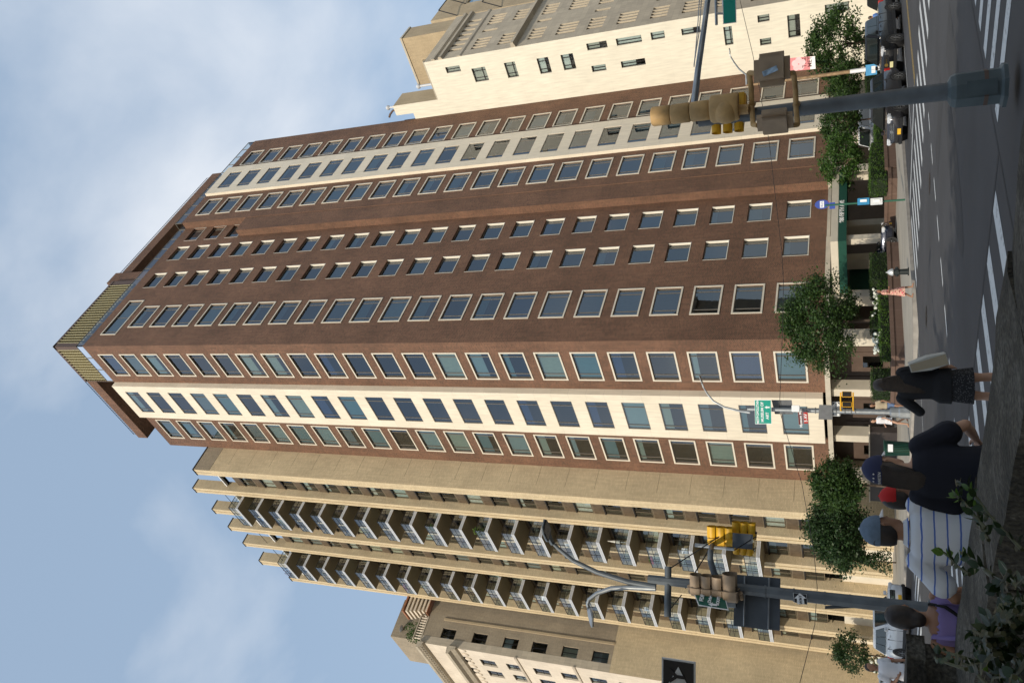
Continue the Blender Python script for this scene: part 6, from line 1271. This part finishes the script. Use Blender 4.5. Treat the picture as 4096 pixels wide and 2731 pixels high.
# purple-top woman
P = stand(3750, 2480, 6.1); Hh = HC(3540, 2470, 6.1, P)
t, J = person('person with dark bun hair in a lilac strap top with a black bag strap', P, turn(away_(P), 6), Hh, True, 'skin_tan', head_yaw=R(-12), arms={1: ((.25,.06,1.13), (.20,.20,.92))}, vox=.011)
top_(J, 'cloth_purple', 0, .024, .86, 1.22, name='top', loose=.01); trousers(J, 'cloth_denim', .55); hair(J, 'hair_dark', 'bun', R(-12))
f = J['f']
for s, mm, nm, o_ in ((1, 'cloth_purple', 'shoulder_strap', 0), (-1, 'cloth_purple', 'shoulder_strap', 0)):
    MB().tube([(s*.11,-.125,1.20),(s*.125,-.118,1.34),(s*.12,-.06,1.44),(s*.12,.03,1.44),(s*.10,.11,1.34)], .022, 8, flat=.5).build(nm, mm, t, smooth=True, world=False)
MB().tube([(-.14,-.135,1.0),(-.02,-.14,1.2),(.085,-.125,1.36),(.105,-.06,1.455),(.11,.04,1.45)], .016, 8, flat=.6).build('bag_strap', 'cloth_black', t, smooth=True, world=False)
# black-dress woman with a paper bag
P = stand(3900, 1545, 10.8); Hh = HC(3492, 1552, 10.8, P)
t, J = person('person with long brown hair in a short black dress carrying a paper bag', P, turn(away_(P), -6), Hh, True, 'skin_light', head_yaw=R(30), arms={-1: ((-.34,.02,1.20), (-.16,.22,1.36)), 1: ((.24,-.02,1.12), (.24,.06,.90))}, legs={-1: ((-.12,.0,.50), (-.13,-.06,.085)), 1: ((.11,.06,.50), (.13,.06,.085))}, vox=.012)
top_(J, 'cloth_black', 1.35, .022, .84, loose=.02, name='dress_top'); skirt(J, 'cloth_dotted', .60, .23, .165, 1.06); hair(J, 'hair_brown', 'long', R(18), .46, .125)
for s in (-1, 1): an = J['legs'][s][1]; MB().tube([an+Vector((0,-.06,-.055)), an+Vector((0,.05,-.06)), an+Vector((s*.01,.2,-.072))], [.03,.036,.022], 8).build('shoe', 'leather', t, smooth=True, world=False)
bx = thing('shopping_bag', 'white and tan paper shopping bag hanging from the black dress walker', 'bag', tuple(P))
hd_ = turn(away_(P), -6); xx_ = Vector((hd_.y, -hd_.x, 0)); k = Hh/1.75; cb_ = P+xx_*.30*k+Vector((0,0,1.10*k)); z_ = Vector((0,0,1)); tl_ = Matrix.Rotation(R(-16), 3, hd_); z2 = tl_ @ z_; x2 = tl_ @ xx_
pts = lambda w_, d_, h: [cb_+x2*a*w_+hd_*b*d_+z2*h for a, b in ((-1,-1),(1,-1),(1,1),(-1,1))]
MB().rings([pts(.065,.15,-.20), pts(.08,.16,0), pts(.05,.16,.21)]).build('bag_body', 'paper_bag', bx); MB().rings([[p-hd_*.004 for p in (pts(.06,.15,-.19)[0], pts(.06,.15,-.19)[1], pts(.042,.16,.20)[1], pts(.042,.16,.20)[0])], [p-hd_*.008 for p in (pts(.06,.15,-.19)[0], pts(.06,.15,-.19)[1], pts(.042,.16,.20)[1], pts(.042,.16,.20)[0])]]).build('bag_gusset', 'paper_bag_side', bx)
MB().tube([cb_+z2*.23-hd_*.08, P+xx_*.2*k+z_*1.42*k-hd_*.06, P+xx_*.17*k+z_*1.45*k, P+xx_*.2*k+z_*1.36*k+hd_*.1, cb_+z2*.23+hd_*.08], .012, 6).build('handle', 'cloth_black', bx, smooth=True)
# floral-dress walker on the far corner
P = grd(3655, 1165, KR); P.z = KR; r_ = ray(3501, 1158); ss_ = math.hypot(P.x, P.y)/math.hypot(r_.x, r_.y); Hh = ZC+r_.z*ss_-KR
t, J = person('person in a pink floral dress stepping off the far kerb', P, turn(away_(P), -105), Hh, True, 'skin_tan', arms={-1: ((-.24,-.08,1.14), (-.12,.16,1.10)), 1: ((.24,.02,1.14), (.08,.22,1.12))}, legs={-1: ((-.08,.20,.52), (-.08,.22,.085)), 1: ((.08,-.02,.48), (.08,-.26,.10))}, vox=.02)
top_(J, 'cloth_floral', .55, .02, .9, loose=.01, name='dress_top'); skirt(J, 'cloth_floral', .40, .30, .15, 1.06); hair(J, 'hair_dark', 'long', 0, .22, .09)
# two walkers by the corner pole, a man at the far wall, a person behind the pickup
def walker(label, px, py, top_px, dd, turn_deg, female, skin, topm, botm, hairm, kind, bare=True, kerb=KR, skz=.75, legs=True):
    P = atd(px, py, dd); P.z = kerb; H_ = (atd(top_px, py, dd).z-kerb)
    t, J = person(label, P, turn(away_(P), turn_deg), H_, female, skin, legs={-1: ((-.09,.16,.52), (-.09,.20,.085)), 1: ((.09,.0,.48), (.09,-.26,.12))}, arms={1: ((.25,-.08,1.14), (.22,.14,1.06))}, vox=.02)
    top_(J, topm, .5, .02, .92, loose=.01)
    if botm.startswith('skirt:'): skirt(J, botm[6:], skz, .21, .165, 1.04)
    else: trousers(J, botm, .62 if bare else .1)
    hair(J, hairm, kind, 0, .2, .09); return t, J, P
t, J, P = walker('person in a white top and skirt with a pale backpack walking past the corner pole', 3634, 1685, 3480, 44.6, 120, True, 'skin_light', 'cloth_white', 'skirt:cloth_white', 'hair_brown', 'short')
MB().rings([eli(1.02,.10,.06,-.18), eli(1.1,.135,.085,-.19), eli(1.35,.12,.08,-.18), eli(1.42,.08,.05,-.16)]).build('backpack', 'paper_bag', t, smooth=True, world=False)
walker('person in denim shorts taking a picture behind the corner pole', 3628, 1623, 3476, 45.4, 150, True, 'skin_tan', 'paper_bag_side', 'cloth_denim', 'hair_dark', 'short')
Pm = atd(3600, 2685, 24.0); walker('person in a grey and white shirt at the far end of the stone wall', 3600, 2685, 3458, 24.0, -150, False, 'skin_tan', 'cloth_white', 'cloth_denim', 'hair_dark', 'short', False, kerb=foot_z(Pm.x, Pm.y))
walker('person in a blue shirt on the pavement behind the black pickup', 3600, 52, 3472, 55.5, 60, False, 'skin_tan', 'cloth_blue', 'cloth_navy', 'hair_brown', 'short', False)

# ------------------------------------------------------------------ park wall and creeper in the foreground
def mossy(name, c1, c2, c3):
    m, t, b = mat(name); n = t.nodes.new; l = t.links.new
    tc = n('ShaderNodeTexCoord'); a = n('ShaderNodeTexNoise'); a.inputs['Scale'].default_value = 3.2; a.inputs['Detail'].default_value = 9; a.inputs['Roughness'].default_value = .7; a.inputs['Distortion'].default_value = .6
    g = n('ShaderNodeTexNoise'); g.inputs['Scale'].default_value = 45; g.inputs['Detail'].default_value = 5
    cr = n('ShaderNodeValToRGB'); e = cr.color_ramp.elements; e[0].position = .34; e[0].color = lin(c1); e[1].position = .66; e[1].color = lin(c3); x = e.new(.5); x.color = lin(c2)
    mr = n('ShaderNodeMapRange'); mr.inputs['From Min'].default_value = .3; mr.inputs['From Max'].default_value = .7; mr.inputs['To Min'].default_value = .35; mr.inputs['To Max'].default_value = 1.9
    mu = n('ShaderNodeMix'); mu.data_type = 'RGBA'; mu.blend_type = 'MULTIPLY'; mu.inputs['Factor'].default_value = 1
    bp = n('ShaderNodeBump'); bp.inputs['Strength'].default_value = 1.0; bp.inputs['Distance'].default_value = .02; ad = n('ShaderNodeMath'); ad.operation = 'ADD'
    l(tc.outputs['Object'], a.inputs['Vector']); l(tc.outputs['Object'], g.inputs['Vector']); l(a.outputs[0], cr.inputs[0]); l(g.outputs[0], mr.inputs[0]); l(cr.outputs[0], mu.inputs['A']); l(mr.outputs[0], mu.inputs['B']); l(mu.outputs['Result'], b.inputs['Base Color']); l(a.outputs[0], ad.inputs[0]); l(g.outputs[0], ad.inputs[1]); l(ad.outputs[0], bp.inputs['Height']); l(bp.outputs[0], b.inputs['Normal']); b.inputs['Roughness'].default_value = .9
mossy('park_stone', (.014, .013, .009), (.040, .036, .026), (.10, .095, .080))
WZ = ZC-.5; WO = 2.79
pw = thing('park_wall', 'weathered granite park wall with mossy coping in the foreground', 'wall', (2.4, 0, 0))
def stone(y0, y1, x0, x1, z0, z1, name, seed):
    rg = random.Random(seed); nx, ny = 5, max(2, int((y1-y0)/.16)); g_ = []
    b = MB()
    def pt(i, j): x = x0+(x1-x0)*i/nx; y = y0+(y1-y0)*j/ny; e = .0 if 0 < i < nx else -.010; q = Vector((x*3, y*3, seed)); return (x+(.010*noise.noise(q+Vector((5,0,0))) if i in (0,nx) else 0), y, z1+e+.016*noise.noise(q*1.2))
    rows = [[pt(i, j) for i in range(nx+1)] for j in range(ny+1)]
    b.rings([[(r[0][0], r[0][1], z0)]+r+[(r[-1][0], r[-1][1], z0)] for r in rows]); o = b.build(name, 'park_stone', pw, smooth=True); return o
for i, (a, c) in enumerate(((-4.6,-2.7),(-2.7,-.9),(-.9,.8),(.8,2.28),(2.28,3.72),(3.72,5.42))): stone(a+.006, c-.006, WO-.62, WO, WZ-.22, WZ, 'coping_stone', i)
b = MB(); b.box(WO-.56, -4.6, .2, WO-.05, 5.42, WZ-.21); b.build('wall_body', 'park_stone', pw)
for i, (a, c) in enumerate(((5.44,6.6),(6.6,8.0))): stone(a, c-.006, WO-.75, WO+.0, ZC-.34, ZC-.225, 'pier_coping', 20+i)
MB().box(WO-.70, 5.46, .2, WO-.04, 8.0, ZC-.335).build('pier', 'park_stone', pw)
leafmat('creeper_leaf', (.008, .020, .006), (.030, .060, .014), .45, .2); leafmat('creeper_leaf_young', (.07, .15, .02), (.13, .22, .04), .4, .4)
cre = thing('creeper', 'leafy green creeper trailing over the near end of the stone wall', 'creeper', (2.2, 3.2, WZ)); rg = random.Random(77)
pm('creeper_stem', (.05, .055, .02), .8, var=.2)
def bigleaf(q, d, s, mname, seedn):
    d = Vector(d).normalized(); n_ = Vector((rg.gauss(0,.5), rg.gauss(0,.5), 1)); sd_ = d.cross(n_).normalized(); n_ = sd_.cross(d)
    prof = ((0,.03),(.22,.30),(.45,.36),(.7,.25),(1,.0)); b = MB(); i0 = []
    for u, w_ in prof:
        c = q+d*s*u+n_*(-.10*s*u*u); b.v += [tuple(c-sd_*w_*s*.9+n_*.07*s*w_), tuple(c), tuple(c+sd_*w_*s*.9+n_*.07*s*w_)]
    for k in range(len(prof)-1):
        a = k*3; b.f += [(a,a+1,a+4,a+3),(a+1,a+2,a+5,a+4)]
    return b
nleaf = 0; rest = MB()
def stem(pts, n, size, young=.3, r=.0035):
    global nleaf
    P = [Vector(p) for p in pts]; MB().tube(P, [r*1.6]+[r]*(len(P)-1), 5).build('stem', 'creeper_stem', cre)
    for i in range(n):
        u = (i+rg.random()*.6+.3)/n*(len(P)-1); k = min(int(u), len(P)-2); q = P[k].lerp(P[k+1], u-k); d = (P[k+1]-P[k]).normalized()+Vector((rg.gauss(0,.7), rg.gauss(0,.7), rg.gauss(.15,.5)))
        s = size*rg.uniform(.65,1.25); lf = bigleaf(q, d, s, '', 0)
        if nleaf < 280: lf.build('leaf', 'creeper_leaf_young' if (u > len(P)*.55 and rg.random() < young+.3) else 'creeper_leaf', cre, smooth=True); nleaf += 1
        else:
            o = len(rest.v); rest.v += lf.v; rest.f += [tuple(j+o for j in f) for f in lf.f]
Z4c = 696/1819; Z5c = 596/1760
def z4p(x_, y_, dd): return atd(3400+x_*Z4c, 1700+y_*Z4c, dd)
def z5p(x_, y_, dd): return atd(3500+x_*Z5c, 2200+y_*Z5c, dd)
stem([z4p(1800,1300,2.35), z4p(1600,1090,2.5), z4p(1450,930,2.6), z4p(1330,760,2.7), z4p(1230,640,2.8), z4p(1120,610,2.85)], 30, .036)
stem([z4p(1420,1080,2.55), z4p(1320,960,2.65), z4p(1220,830,2.75), z4p(1150,760,2.8), z4p(1085,735,2.85)], 24, .036, .6)
stem([z4p(1250,1560,2.6), z4p(1130,1480,2.7), z4p(1060,1400,2.75), z4p(985,1330,2.8)], 16, .036, .6)
stem([z4p(1500,1568,2.4), z4p(1340,1450,2.5), z4p(1230,1350,2.6), z4p(1160,1330,2.7)], 16, .04, .4)
stem([z4p(1450,1200,2.5), z4p(1380,1090,2.6), z4p(1330,900,2.7)], 12, .04)
for k in range(60):
    x0_ = rg.uniform(1230, 1760); y0_ = rg.uniform(350, 1560); dd = rg.uniform(1.95, 2.55); a = z5p(x0_+rg.uniform(60,200), y0_+rg.uniform(-200,200), dd-.2); b_ = z5p(x0_, y0_, dd); c_ = z5p(x0_-rg.uniform(40,110), y0_+rg.uniform(-160,160), dd+.15)
    if y0_ < 900 and x0_ < 1400: continue
    stem([a, b_, c_], 14, rg.uniform(.026,.038), .05)
for k in range(3):
    y0_ = rg.uniform(1150, 1560); x0_ = rg.uniform(700, 1000); dd = rg.uniform(2.3,2.8); stem([z5p(x0_+250, y0_+80, dd-.2), z5p(x0_, y0_, dd), z5p(x0_-120, y0_-60, dd+.1)], 8, .036, .1)
if rest.v: o = rest.build('leaf_mass', 'creeper_leaf', cre); o['kind'] = 'stuff'
